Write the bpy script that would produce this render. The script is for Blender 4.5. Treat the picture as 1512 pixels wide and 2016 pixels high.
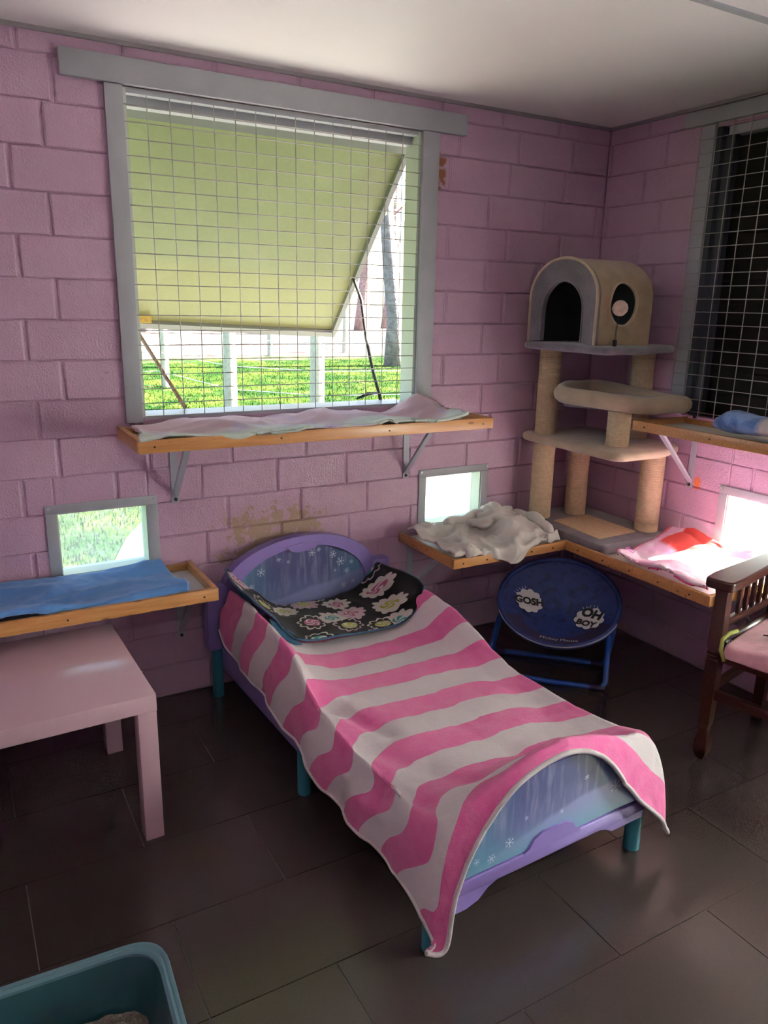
import bpy, bmesh, math, random
import numpy as np
from mathutils import Vector, Matrix, noise
for o in list(bpy.data.objects): bpy.data.objects.remove(o)
rnd = random.Random(7)
SC = bpy.context.scene
COL = SC.collection
PI = math.pi

# ---------------------------------------------------------------- camera
cam = bpy.data.cameras.new('camera'); co = bpy.data.objects.new('camera', cam); COL.objects.link(co)
YAW, PITCH, ROLL = .5225, -.2642, .0206
fw = Vector((math.sin(YAW)*math.cos(PITCH), math.cos(YAW)*math.cos(PITCH), math.sin(PITCH)))
rt = fw.cross(Vector((0, 0, 1))).normalized(); up = rt.cross(fw)
r2 = rt*math.cos(ROLL)+up*math.sin(ROLL); u2 = -rt*math.sin(ROLL)+up*math.cos(ROLL)
co.matrix_world = Matrix(((r2.x, u2.x, -fw.x, -2.687), (r2.y, u2.y, -fw.y, -2.7236), (r2.z, u2.z, -fw.z, 1.48), (0, 0, 0, 1)))
cam.sensor_fit = 'HORIZONTAL'; cam.sensor_width = 36; cam.lens = 36*1502.1/1512
cam.clip_start = .02; cam.clip_end = 400
SC.camera = co
# ---------------------------------------------------------------- sky, sun, lamps, exposure
w = bpy.data.worlds.new('World'); SC.world = w; w.use_nodes = True
nt = w.node_tree; nt.nodes.clear()
sky = nt.nodes.new('ShaderNodeTexSky'); sky.sky_type = 'NISHITA'; sky.sun_disc = False
SUN_DIR = Vector((.95, -.20, .52)).normalized()
sky.sun_elevation = math.asin(SUN_DIR.z); sky.sun_rotation = math.atan2(SUN_DIR.x, SUN_DIR.y)
sky.air_density = 1.0; sky.dust_density = 2.0; sky.ozone_density = 1.0
bg = nt.nodes.new('ShaderNodeBackground'); bg.inputs['Strength'].default_value = .6
ou = nt.nodes.new('ShaderNodeOutputWorld')
nt.links.new(sky.outputs[0], bg.inputs['Color']); nt.links.new(bg.outputs[0], ou.inputs['Surface'])
sl = bpy.data.lights.new('sun', 'SUN'); sl.energy = 85.0; sl.angle = .02; sl.color = (1, .95, .88)
so = bpy.data.objects.new('sun', sl); COL.objects.link(so); so.location = (6, -2, 6)
so.rotation_euler = SUN_DIR.to_track_quat('Z', 'Y').to_euler()
def area(name, loc, sx, sy, power, color, rot=(0, 0, 0)):
    l = bpy.data.lights.new(name, 'AREA'); l.shape = 'RECTANGLE'; l.size = sx; l.size_y = sy; l.energy = power; l.color = color
    o = bpy.data.objects.new(name, l); COL.objects.link(o); o.location = loc; o.rotation_euler = rot; return o
FILL_LAMP_POWER = 3
SC.view_settings.view_transform = 'Standard'; SC.view_settings.look = 'None'
SC.view_settings.gamma = 1; SC.view_settings.use_curve_mapping = False
SC.view_settings.exposure = 0.87

# ---------------------------------------------------------------- node helper
class NT:
    def __init__(s, m): s.t = m.node_tree; s.n = s.t.nodes; s.l = s.t.links
    def add(s, typ, **kw):
        n = s.n.new(typ)
        for k, v in kw.items():
            if k in ('ins',):
                for a, b in v.items():
                    if hasattr(b, 'links'): s.l.new(b, n.inputs[a])
                    else: n.inputs[a].default_value = b
            else: setattr(n, k, v)
        return n
    def math(s, op, a, b=0.0, c=0.0):
        return s.add('ShaderNodeMath', operation=op, ins={0: a, 1: b, 2: c}).outputs[0]
    def mix(s, f, a, b):
        n = s.add('ShaderNodeMix', data_type='RGBA')
        for i, v in ((0, f), (6, a), (7, b)):
            if hasattr(v, 'links'): s.l.new(v, n.inputs[i])
            else: n.inputs[i].default_value = v if i == 0 else (v if len(v) == 4 else (*v, 1))
        return n.outputs[2]
    def noise(s, scale, detail=2, vec=None, rough=.5):
        n = s.add('ShaderNodeTexNoise', ins={'Scale': scale, 'Detail': detail, 'Roughness': rough})
        if vec is not None: s.l.new(vec, n.inputs['Vector'])
        return n.outputs[0]
    def ramp(s, f, lo, hi):
        n = s.add('ShaderNodeMapRange', ins={0: f, 1: lo, 2: hi, 3: 0.0, 4: 1.0}); return n.outputs[0]
    def pos(s): return s.add('ShaderNodeNewGeometry').outputs['Position']
    def obj(s): return s.add('ShaderNodeTexCoord').outputs['Object']
    def uv(s): return s.add('ShaderNodeTexCoord').outputs['UV']
    def sep(s, v): return s.add('ShaderNodeSeparateXYZ', ins={0: v}).outputs
    def bump(s, h, strength=.3, dist=.01):
        return s.add('ShaderNodeBump', ins={'Height': h, 'Strength': strength, 'Distance': dist}).outputs[0]

def mat(name, color, rough=.5, metal=0, spec=.5, noise_amt=0, noise_scale=20, bump=0, bump_scale=80, bump_dist=.003, sheen=0, emit=None, fn=None):
    m = bpy.data.materials.new(name); m.use_nodes = True
    t = NT(m); p = t.n['Principled BSDF']
    p.inputs['Base Color'].default_value = (*color, 1); p.inputs['Roughness'].default_value = rough
    p.inputs['Metallic'].default_value = metal; p.inputs['Specular IOR Level'].default_value = spec
    if sheen:
        p.inputs['Sheen Weight'].default_value = sheen; p.inputs['Sheen Roughness'].default_value = .5
    col = None
    if noise_amt:
        f = t.noise(noise_scale, 4, t.pos())
        d = tuple(max(0, c*(1-noise_amt)) for c in color); l = tuple(min(1, c*(1+noise_amt)) for c in color)
        col = t.mix(t.ramp(f, .3, .7), d, l); t.l.new(col, p.inputs['Base Color'])
    if bump:
        t.l.new(t.bump(t.noise(bump_scale, 3, t.pos()), bump, bump_dist), p.inputs['Normal'])
    if fn: fn(t, p)
    return m

# ---- materials
def wall_fn(strength, gloss):
    def fn(t, p):
        P = t.pos(); x, y, z = t.sep(P)
        base = t.mix(t.ramp(t.noise(3, 3, P), .3, .7), (.54, .345, .475), (.60, .39, .53))
        # flaked paint over the bed: tan render shows through
        def box(a, lo, hi, soft):
            return t.math('MULTIPLY', t.ramp(a, lo-soft, lo+soft), t.math('SUBTRACT', 1.0, t.ramp(a, hi-soft, hi+soft)))
        zone = t.math('MULTIPLY', box(x, -1.87, -1.36, .14), box(z, .47, .735, .08))
        onback = t.ramp(y, -.06, -.03)
        n1 = t.noise(20, 7, P, .7)
        zone = t.math('MULTIPLY', zone, onback)
        flake = t.ramp(t.math('ADD', n1, t.math('MULTIPLY', zone, .31)), .735, .750)
        flake = t.math('MULTIPLY', flake, t.ramp(zone, .02, .06))
        # bare rusty patch beside the window trim
        z2 = t.math('MULTIPLY', box(x, -.905, -.868, .003), box(z, 1.93, 2.045, .003)); z2 = t.math('MULTIPLY', z2, onback)
        rust = t.math('MULTIPLY', z2, t.ramp(t.noise(40, 5, P), .42, .5))
        # small chips everywhere
        chips = t.ramp(t.noise(22, 2, P), .77, .785)
        base = t.mix(chips, base, (.26, .13, .14))
        base = t.mix(flake, base, (.42, .29, .225))
        base = t.mix(rust, base, (.30, .12, .06))
        # orange smear of sealant on the right wall
        dy = t.math('MULTIPLY', t.math('ADD', y, .675), 1.0); dz = t.math('SUBTRACT', z, .79)
        dd = t.math('SQRT', t.math('ADD', t.math('MULTIPLY', dy, dy), t.math('MULTIPLY', t.math('MULTIPLY', dz, dz), .4)))
        smear = t.math('MULTIPLY', t.math('SUBTRACT', 1.0, t.ramp(dd, .012, .022)), t.ramp(x, -.06, -.03))
        base = t.mix(smear, base, (.75, .22, .08))
        t.l.new(base, p.inputs['Base Color'])
        h = t.math('ADD', t.noise(160, 2, P), t.math('MULTIPLY', t.noise(18, 3, P), 1.2))
        h = t.math('SUBTRACT', h, t.math('MULTIPLY', flake, .5))
        t.l.new(t.bump(h, strength, .004), p.inputs['Normal'])
        t.l.new(t.math('ADD', gloss, t.math('MULTIPLY', flake, .4)), p.inputs['Roughness'])
    return fn
M = {}
M['wall'] = mat('pink_block_paint', (.6, .38, .5), .38, fn=wall_fn(.7, .24))
M['plain_wall'] = mat('pink_wall_paint', (.56, .36, .49), .5)
M['ceil'] = mat('ceiling_paint', (.86, .82, .84), .55, noise_amt=.02, noise_scale=3)
M['trim'] = mat('grey_trim_paint', (.40, .41, .45), .4, noise_amt=.05, noise_scale=9, bump=.1, bump_scale=60)
M['dark_gap'] = mat('shadow_bead', (.30, .27, .29), .6)
def tile_fn(t, p):
    P = t.pos(); oi = t.add('ShaderNodeObjectInfo').outputs['Random']
    f = t.ramp(t.noise(420, 2, P), .35, .65)
    c = t.mix(f, (.044, .030, .028), (.060, .042, .040))
    c = t.mix(t.math('MULTIPLY', oi, .3), c, (.040, .032, .030))
    t.l.new(c, p.inputs['Base Color'])
M['tile'] = mat('dark_floor_tile', (.05, .04, .037), .20, spec=.75, fn=tile_fn)
def grout_fn(t, p):
    c = t.mix(t.ramp(t.noise(5, 3, t.pos()), .3, .7), (.10, .085, .08), (.22, .19, .175)); t.l.new(c, p.inputs['Base Color'])
M['grout'] = mat('floor_grout', (.1, .1, .1), .9, fn=grout_fn)
def wood_fn(c1, c2, knots=True, sc=1.0):
    def fn(t, p):
        o = t.obj(); mp = t.add('ShaderNodeMapping', ins={'Vector': o, 'Scale': (2*sc, 30*sc, 30*sc)})
        f = t.ramp(t.noise(3, 4, mp.outputs[0], .6), .3, .7); c = t.mix(f, c1, c2)
        if knots:
            v = t.add('ShaderNodeTexVoronoi', ins={'Vector': t.add('ShaderNodeMapping', ins={'Vector': o, 'Scale': (3, 9, 9)}).outputs[0], 'Scale': 2.2})
            k = t.math('SUBTRACT', 1.0, t.ramp(v.outputs['Distance'], .06, .13)); c = t.mix(t.math('MULTIPLY', k, .8), c, (.16, .05, .02))
        t.l.new(c, p.inputs['Base Color'])
    return fn
M['pine'] = mat('varnished_pine', (.55, .27, .10), .35, fn=wood_fn((.44, .19, .06), (.58, .29, .11)))
M['dark_wood'] = mat('dark_stained_wood', (.06, .02, .012), .30, spec=.3, fn=wood_fn((.030, .008, .006), (.060, .018, .012), False))
M['board'] = mat('white_shelf_board', (.72, .70, .68), .4)
M['steel'] = mat('painted_steel_bracket', (.42, .43, .50), .35, noise_amt=.04)
M['screw'] = mat('dark_screw', (.05, .045, .05), .4, metal=.6)
M['screw_light'] = mat('zinc_screw', (.5, .5, .52), .35, metal=.7)
M['wire'] = mat('galvanised_wire', (.50, .48, .45), .5, metal=.15, noise_amt=.15, noise_scale=12)
M['lack'] = mat('pale_pink_laminate', (.66, .45, .53), .16, spec=.5)
M['purple'] = mat('purple_plastic', (.25, .18, .50), .36, bump=.05, bump_scale=300)
M['teal'] = mat('teal_plastic', (.035, .22, .29), .35)
M['mattress'] = mat('white_mattress', (.7, .7, .72), .8)
M['sisal'] = mat('sisal_rope', (.60, .46, .30), .9, noise_amt=.10, noise_scale=60, bump=.4, bump_scale=500, bump_dist=.003)
M['beige_plush'] = mat('beige_plush', (.40, .28, .17), .95, noise_amt=.16, noise_scale=16, bump=.7, bump_scale=260, bump_dist=.004, sheen=.5)
M['light_plush'] = mat('light_beige_plush', (.52, .39, .27), .95, noise_amt=.12, noise_scale=16, bump=.7, bump_scale=260, bump_dist=.004, sheen=.5)
M['grey_plush'] = mat('grey_plush', (.16, .135, .165), .95, noise_amt=.25, noise_scale=14, bump=.7, bump_scale=260, bump_dist=.004, sheen=.6)
M['pom'] = mat('cream_pompom', (.62, .44, .34), .95, noise_amt=.15, noise_scale=60, bump=1, bump_scale=200, bump_dist=.005, sheen=.5)
M['pad'] = mat('scratch_pad', (.62, .45, .29), .95, noise_amt=.12, noise_scale=70, bump=.5, bump_scale=350)
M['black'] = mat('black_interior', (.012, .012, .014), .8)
def cloth_fn(c, var=.08, sc=8):
    def fn(t, p):
        P = t.pos(); f = t.ramp(t.noise(sc, 3, P), .3, .7)
        t.l.new(t.mix(f, tuple(k*(1-var) for k in c), tuple(min(1, k*(1+var)) for k in c)), p.inputs['Base Color'])
        t.l.new(t.bump(t.math('ADD', t.noise(420, 2, P), t.noise(60, 3, P)), .55, .003), p.inputs['Normal'])
    return fn
def cloth(name, c, var=.08, sc=8): return mat(name, c, .95, spec=.2, sheen=.35, fn=cloth_fn(c, var, sc))
M['blue_towel'] = cloth('blue_towelling', (.10, .26, .60))
M['white_fleece'] = cloth('white_fleece', (.70, .66, .62), .05)
M['white_hem'] = cloth('white_hem', (.72, .66, .68))
M['teal_fleece'] = cloth('teal_fleece', (.025, .085, .16))
M['pink_cushion'] = cloth('pink_cushion', (.70, .36, .42), .2, 14)
def tie_fn(t, p):
    u, v, _ = t.sep(t.uv()); P = t.pos()
    c = t.mix(t.ramp(v, .40, .62), (.66, .74, .68), (.70, .50, .58))
    c = t.mix(t.ramp(t.noise(6, 3, P), .58, .70), c, (.56, .50, .72))
    c = t.mix(t.ramp(t.noise(4.3, 2, P), .60, .70), c, (.50, .68, .55))
    t.l.new(c, p.inputs['Base Color']); t.l.new(t.bump(t.noise(400, 2, P), .5, .003), p.inputs['Normal'])
M['pastel'] = mat('pastel_tie_dye', (.6, .6, .6), .95, spec=.2, sheen=.35, fn=tie_fn)
def pinktowel_fn(t, p):
    u, v, _ = t.sep(t.uv()); P = t.pos(); wv = t.math('MULTIPLY', t.math('SUBTRACT', t.noise(5, 2, P), .5), .12)
    uu = t.math('ADD', u, wv)
    c = t.mix(t.ramp(t.noise(9, 2, P), .4, .62), (.88, .50, .74), (.90, .74, .86))
    red = t.math('MULTIPLY', t.ramp(v, .60, .64), t.math('MULTIPLY', t.ramp(uu, .14, .17), t.math('SUBTRACT', 1.0, t.ramp(uu, .52, .55))))
    c = t.mix(red, c, (.80, .10, .09))
    edge = t.math('SUBTRACT', 1.0, t.ramp(v, .045, .06)); c = t.mix(edge, c, (.72, .10, .25))
    e2 = t.math('SUBTRACT', 1.0, t.ramp(u, .03, .04)); c = t.mix(e2, c, (.76, .2, .32))
    t.l.new(c, p.inputs['Base Color']); t.l.new(t.bump(t.noise(300, 2, P), .5, .003), p.inputs['Normal'])
M['pink_towel'] = mat('pink_red_towel', (.8, .5, .6), .95, spec=.2, fn=pinktowel_fn)
def stripe_fn(t, p):
    u, v, _ = t.sep(t.uv()); P = t.pos()
    wob = t.math('MULTIPLY', t.math('SUBTRACT', t.noise(30, 2, P), .5), .06)
    s = t.math('PINGPONG', t.math('ADD', t.math('MULTIPLY', v, 15.0), wob), 1.0)   # v*15 bands; triangle wave hit at half
    fl = t.math('MODULO', t.math('FLOOR', t.math('ADD', t.math('MULTIPLY', v, 15.0), wob)), 2.0)
    c = t.mix(fl, (.72, .115, .345), (.76, .69, .73))
    f = t.ramp(t.noise(25, 4, P), .3, .7); c = t.mix(t.math('MULTIPLY', f, .12), c, (.85, .6, .7))
    t.l.new(c, p.inputs['Base Color'])
    t.l.new(t.bump(t.math('ADD', t.noise(450, 2, P), t.noise(70, 3, P)), .6, .003), p.inputs['Normal'])
M['stripe'] = mat('pink_white_stripes', (.7, .3, .4), .95, spec=.2, sheen=.3, fn=stripe_fn)
def floral_fn(t, p):
    P = t.pos(); wb = t.add('ShaderNodeTexNoise', ins={'Vector': t.uv(), 'Scale': 11.0, 'Detail': 1.0}).outputs['Color']
    uv = t.add('ShaderNodeVectorMath', operation='ADD', ins={0: t.uv(), 1: t.add('ShaderNodeVectorMath', operation='SCALE', ins={0: wb, 'Scale': .05}).outputs[0]}).outputs[0]
    vo = t.add('ShaderNodeTexVoronoi', voronoi_dimensions='2D', ins={'Vector': uv, 'Scale': 8.2, 'Randomness': .7})
    loc = t.add('ShaderNodeVectorMath', operation='SUBTRACT', ins={0: t.add('ShaderNodeVectorMath', operation='SCALE', ins={0: uv, 'Scale': 8.2}).outputs[0], 1: t.add('ShaderNodeVectorMath', operation='SCALE', ins={0: vo.outputs['Position'], 'Scale': 8.2}).outputs[0]}).outputs[0]
    x, y, _ = t.sep(loc); r = t.math('SQRT', t.math('ADD', t.math('MULTIPLY', x, x), t.math('MULTIPLY', y, y)))
    a = t.math('ARCTAN2', y, x); cr, cg, cb = t.sep(vo.outputs['Color'])
    pet = t.math('ABSOLUTE', t.math('SINE', t.math('MULTIPLY', a, 5.0)))
    R = t.math('ADD', .36, t.math('MULTIPLY', pet, .10))
    inside = t.math('LESS_THAN', r, R); outl = t.math('LESS_THAN', r, t.math('SUBTRACT', R, .06))
    core = t.math('LESS_THAN', r, .23)
    black = (.012, .011, .012); cream = (.62, .58, .52)
    pc = t.mix(t.math('GREATER_THAN', cg, .5), cream, (.55, .40, .45))
    petin = t.mix(t.math('GREATER_THAN', cr, .62), pc, black)
    cc = t.mix(t.math('GREATER_THAN', cb, .38), (.40, .42, .06), (.06, .33, .34)); cc = t.mix(t.math('GREATER_THAN', cb, .76), cc, (.42, .10, .20))
    swirl = t.math('GREATER_THAN', t.math('SINE', t.math('ADD', t.math('MULTIPLY', a, 4.0), t.math('MULTIPLY', r, 30.0))), .35)
    cc = t.mix(swirl, cc, cream)
    c = t.mix(inside, black, pc); c = t.mix(outl, c, petin); c = t.mix(core, c, cc)
    t.l.new(c, p.inputs['Base Color']); t.l.new(t.bump(t.noise(420, 2, P), .5, .003), p.inputs['Normal'])
M['floral'] = mat('black_floral_fleece', (.02, .02, .02), .95, spec=.2, sheen=.12, fn=floral_fn)
def frost_fn(t, p, dz=0.0, lo=.17):
    o = t.obj(); x, y, z = t.sep(o); z = t.math('ADD', z, dz)
    c = t.mix(t.ramp(z, .25, .45), (.22, .26, .52), (.075, .085, .22))
    side = t.ramp(t.math('ABSOLUTE', x), .12, .30); c = t.mix(side, c, (.09, .24, .38))
    mp = t.add('ShaderNodeMapping', ins={'Vector': o, 'Scale': (60, 1, 7)}).outputs[0]
    streak = t.ramp(t.noise(1.0, 4, mp, .6), .48, .72); tall = t.ramp(z, .33, .40)
    c = t.mix(t.math('MULTIPLY', t.math('MULTIPLY', streak, tall), .55), c, (.36, .36, .56))
    bank = t.ramp(t.math('SUBTRACT', t.math('ADD', t.math('MULTIPLY', t.noise(5, 3, o), .10), t.math('MULTIPLY', x, .18)), t.math('SUBTRACT', z, .32)), -.005, .012)
    c = t.mix(t.math('MULTIPLY', bank, .7), c, (.30, .33, .60))
    low = t.math('SUBTRACT', 1.0, t.ramp(z, lo, lo+.08)); c = t.mix(t.math('MULTIPLY', low, .8), c, (.12, .34, .46))
    t.l.new(c, p.inputs['Base Color'])
M['frost'] = mat('frosty_forest_print', (.2, .3, .5), .28, fn=frost_fn)
M['frost2'] = mat('snowbank_print', (.2, .3, .5), .28, fn=lambda t, p: frost_fn(t, p, .11, .29))
M['flake'] = mat('white_snowflake_print', (.62, .68, .80), .4)
M['chair_blue'] = mat('blue_saucer_fabric', (.012, .035, .20), .6, fn=lambda t, p: (
    t.l.new(t.mix(t.math('GREATER_THAN', t.noise(34, 1, t.obj()), .60), (.009, .026, .15), (.006, .016, .09)), p.inputs['Base Color']),
    t.l.new(t.bump(t.noise(26, 3, t.obj()), .5, .006), p.inputs['Normal'])))
M['navy'] = mat('dark_navy_fabric', (.022, .012, .06), .6, bump=.3, bump_scale=40)
M['blue_metal'] = mat('blue_tube', (.010, .06, .30), .35)
M['bubble'] = mat('white_speech_print', (.62, .60, .62), .7)
M['ink'] = mat('black_print', (.01, .01, .012), .7)
M['piping'] = mat('grey_piping', (.25, .25, .33), .8)
M['tray'] = mat('teal_tray_plastic', (.028, .095, .115), .32)
M['tray_rim'] = mat('pale_teal_rim', (.10, .20, .25), .35)
M['litter'] = mat('grey_brown_litter', (.26, .21, .18), .95, noise_amt=.35, noise_scale=180)
M['zebra'] = mat('zebra_print', (.6, .6, .55), .9, fn=lambda t, p: t.l.new(t.mix(t.math('GREATER_THAN', t.add('ShaderNodeTexWave', ins={'Vector': t.obj(), 'Scale': 26.0, 'Distortion': 9.0, 'Detail': 1.0}).outputs['Fac'], .5), (.02, .018, .016), (.62, .60, .52)), p.inputs['Base Color']))
M['olive'] = mat('olive_edging', (.24, .26, .06), .9)
def plush_fn(t, p):
    u, v, _ = t.sep(t.uv()); P = t.pos()
    c = t.mix(t.ramp(t.noise(18, 3, P), .4, .62), (.05, .13, .42), (.22, .36, .68))
    c = t.mix(t.ramp(u, .36, .40), c, (.66, .58, .56)); t.l.new(c, p.inputs['Base Color'])
    t.l.new(t.bump(t.noise(260, 2, P), .8, .005), p.inputs['Normal'])
M['plush'] = mat('blue_plush', (.1, .2, .5), .95, spec=.2, sheen=.4, fn=plush_fn)
def glass_fn(t, p, a0=.10, a1=.22):
    out = t.n['Material Output']
    tr = t.add('ShaderNodeBsdfTransparent', ins={'Color': (.97, 1.0, .98, 1)})
    di = t.add('ShaderNodeBsdfTranslucent', ins={'Color': (.9, .95, .92, 1)})
    gl = t.add('ShaderNodeBsdfGlossy', ins={'Roughness': .12})
    f = t.math('ADD', a0, t.math('MULTIPLY', t.ramp(t.noise(70, 5, t.pos(), .7), .45, .75), a1))
    m1 = t.add('ShaderNodeMixShader', ins={0: f, 1: tr.outputs[0], 2: di.outputs[0]})
    m2 = t.add('ShaderNodeMixShader', ins={0: .05, 1: m1.outputs[0], 2: gl.outputs[0]})
    t.l.new(m2.outputs[0], out.inputs['Surface'])
M['perspex'] = mat('dusty_perspex', (.9, .9, .9), .1, fn=glass_fn)
M['frosted'] = mat('frosted_perspex', (.9, .9, .9), .1, fn=lambda t, p: glass_fn(t, p, .55, .2))
M['clean'] = mat('clear_perspex', (.9, .9, .9), .1, fn=lambda t, p: glass_fn(t, p, .03, .05))
M['opal'] = mat('opal_perspex', (.9, .9, .9), .1, fn=lambda t, p: glass_fn(t, p, .96, .02))
M['reveal'] = mat('pale_green_reveal', (.60, .66, .58), .5)
def awn_fn(t, p):
    c = t.mix(t.ramp(t.noise(60, 4, t.pos()), .3, .7), (.27, .34, .15), (.30, .37, .17)); t.l.new(c, p.inputs['Base Color'])
    tr = t.add('ShaderNodeBsdfTranslucent', ins={'Color': (.85, .66, .10, 1)})
    mx = t.add('ShaderNodeMixShader', ins={0: .10, 1: p.outputs[0], 2: tr.outputs[0]}); t.l.new(mx.outputs[0], t.n['Material Output'].inputs['Surface'])
M['awning'] = mat('cream_awning_panel', (.70, .70, .50), .5, fn=awn_fn)
M['awning_edge'] = mat('grey_green_edge', (.22, .25, .20), .5)
M['rust'] = mat('rusty_rod', (.28, .16, .09), .8, noise_amt=.4, noise_scale=40)
M['yellow'] = mat('yellow_bracket', (.62, .46, .08), .6, noise_amt=.3, noise_scale=50)
M['black_rod'] = mat('black_strap', (.03, .03, .025), .6)
M['slat'] = mat('dark_brown_shutter_slat', (.012, .009, .008), .7, spec=.2, noise_amt=.4, noise_scale=10)
M['frame_dark'] = mat('dark_window_frame', (.05, .055, .07), .4)
def ground_fn(t, p):
    P = t.pos(); x, y, z = t.sep(P)
    g = t.mix(t.ramp(t.noise(.9, 3, P, .6), .42, .60), (.009, .030, .004), (.042, .070, .010))  # sunlit and shaded grass patches painted into the green
    g = t.mix(t.ramp(t.noise(2.3, 3, P, .6), .60, .72), g, (.10, .095, .045))  # pale sunlit bands painted over the grass colour
    n = t.math('MULTIPLY', t.math('SUBTRACT', t.noise(.5, 4, P), .5), 6.0)
    far = t.ramp(t.math('ADD', y, n), 18.0, 21.0)
    br = t.mix(t.ramp(t.noise(2.5, 5, P, .7), .45, .65), (.12, .10, .092), (.024, .014, .012))
    g = t.mix(far, g, br); t.l.new(g, p.inputs['Base Color'])
    t.l.new(t.bump(t.noise(14, 5, P, .7), .8, .05), p.inputs['Normal'])
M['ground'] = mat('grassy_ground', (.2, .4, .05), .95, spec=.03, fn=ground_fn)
M['gravel'] = mat('pale_sand_path', (.22, .21, .19), .95, noise_amt=.12, noise_scale=14, bump=.5, bump_scale=60)
def grass_fn(t, p):
    P = t.pos(); c = t.mix(t.ramp(t.noise(.9, 3, P, .6), .42, .60), (.009, .030, .004), (.042, .070, .010))  # blades carry the same painted sunlit and shaded patches
    c = t.mix(t.ramp(t.noise(2.3, 3, P, .6), .60, .72), c, (.085, .085, .030)); t.l.new(c, p.inputs['Base Color'])  # painted pale sunlit bands on the blades
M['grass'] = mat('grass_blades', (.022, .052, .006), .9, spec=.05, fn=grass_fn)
M['post'] = mat('weathered_timber_post', (.34, .32, .25), .9, noise_amt=.15, noise_scale=20)
M['bark'] = mat('grey_bark', (.17, .145, .155), .95, noise_amt=.4, noise_scale=7, bump=.8, bump_scale=20, bump_dist=.03)
M['bark_red'] = mat('reddish_bark', (.24, .16, .15), .95, noise_amt=.35, noise_scale=7, bump=.8, bump_scale=20, bump_dist=.03)
M['leaf'] = mat('gum_leaves', (.24, .25, .11), .7, noise_amt=.35, noise_scale=1.5)
M['fwire'] = mat('fence_wire', (.6, .6, .6), .4, metal=.6)
M['lampm'] = mat('fill_lamp_housing', (.8, .8, .8), .4)
me_ = bpy.data.materials.new('fill_lamp_diffuser'); me_.use_nodes = True
me_.node_tree.nodes['Principled BSDF'].inputs['Emission Color'].default_value = (1, .96, .9, 1); me_.node_tree.nodes['Principled BSDF'].inputs['Emission Strength'].default_value = 1.2
M['diff'] = me_

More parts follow.
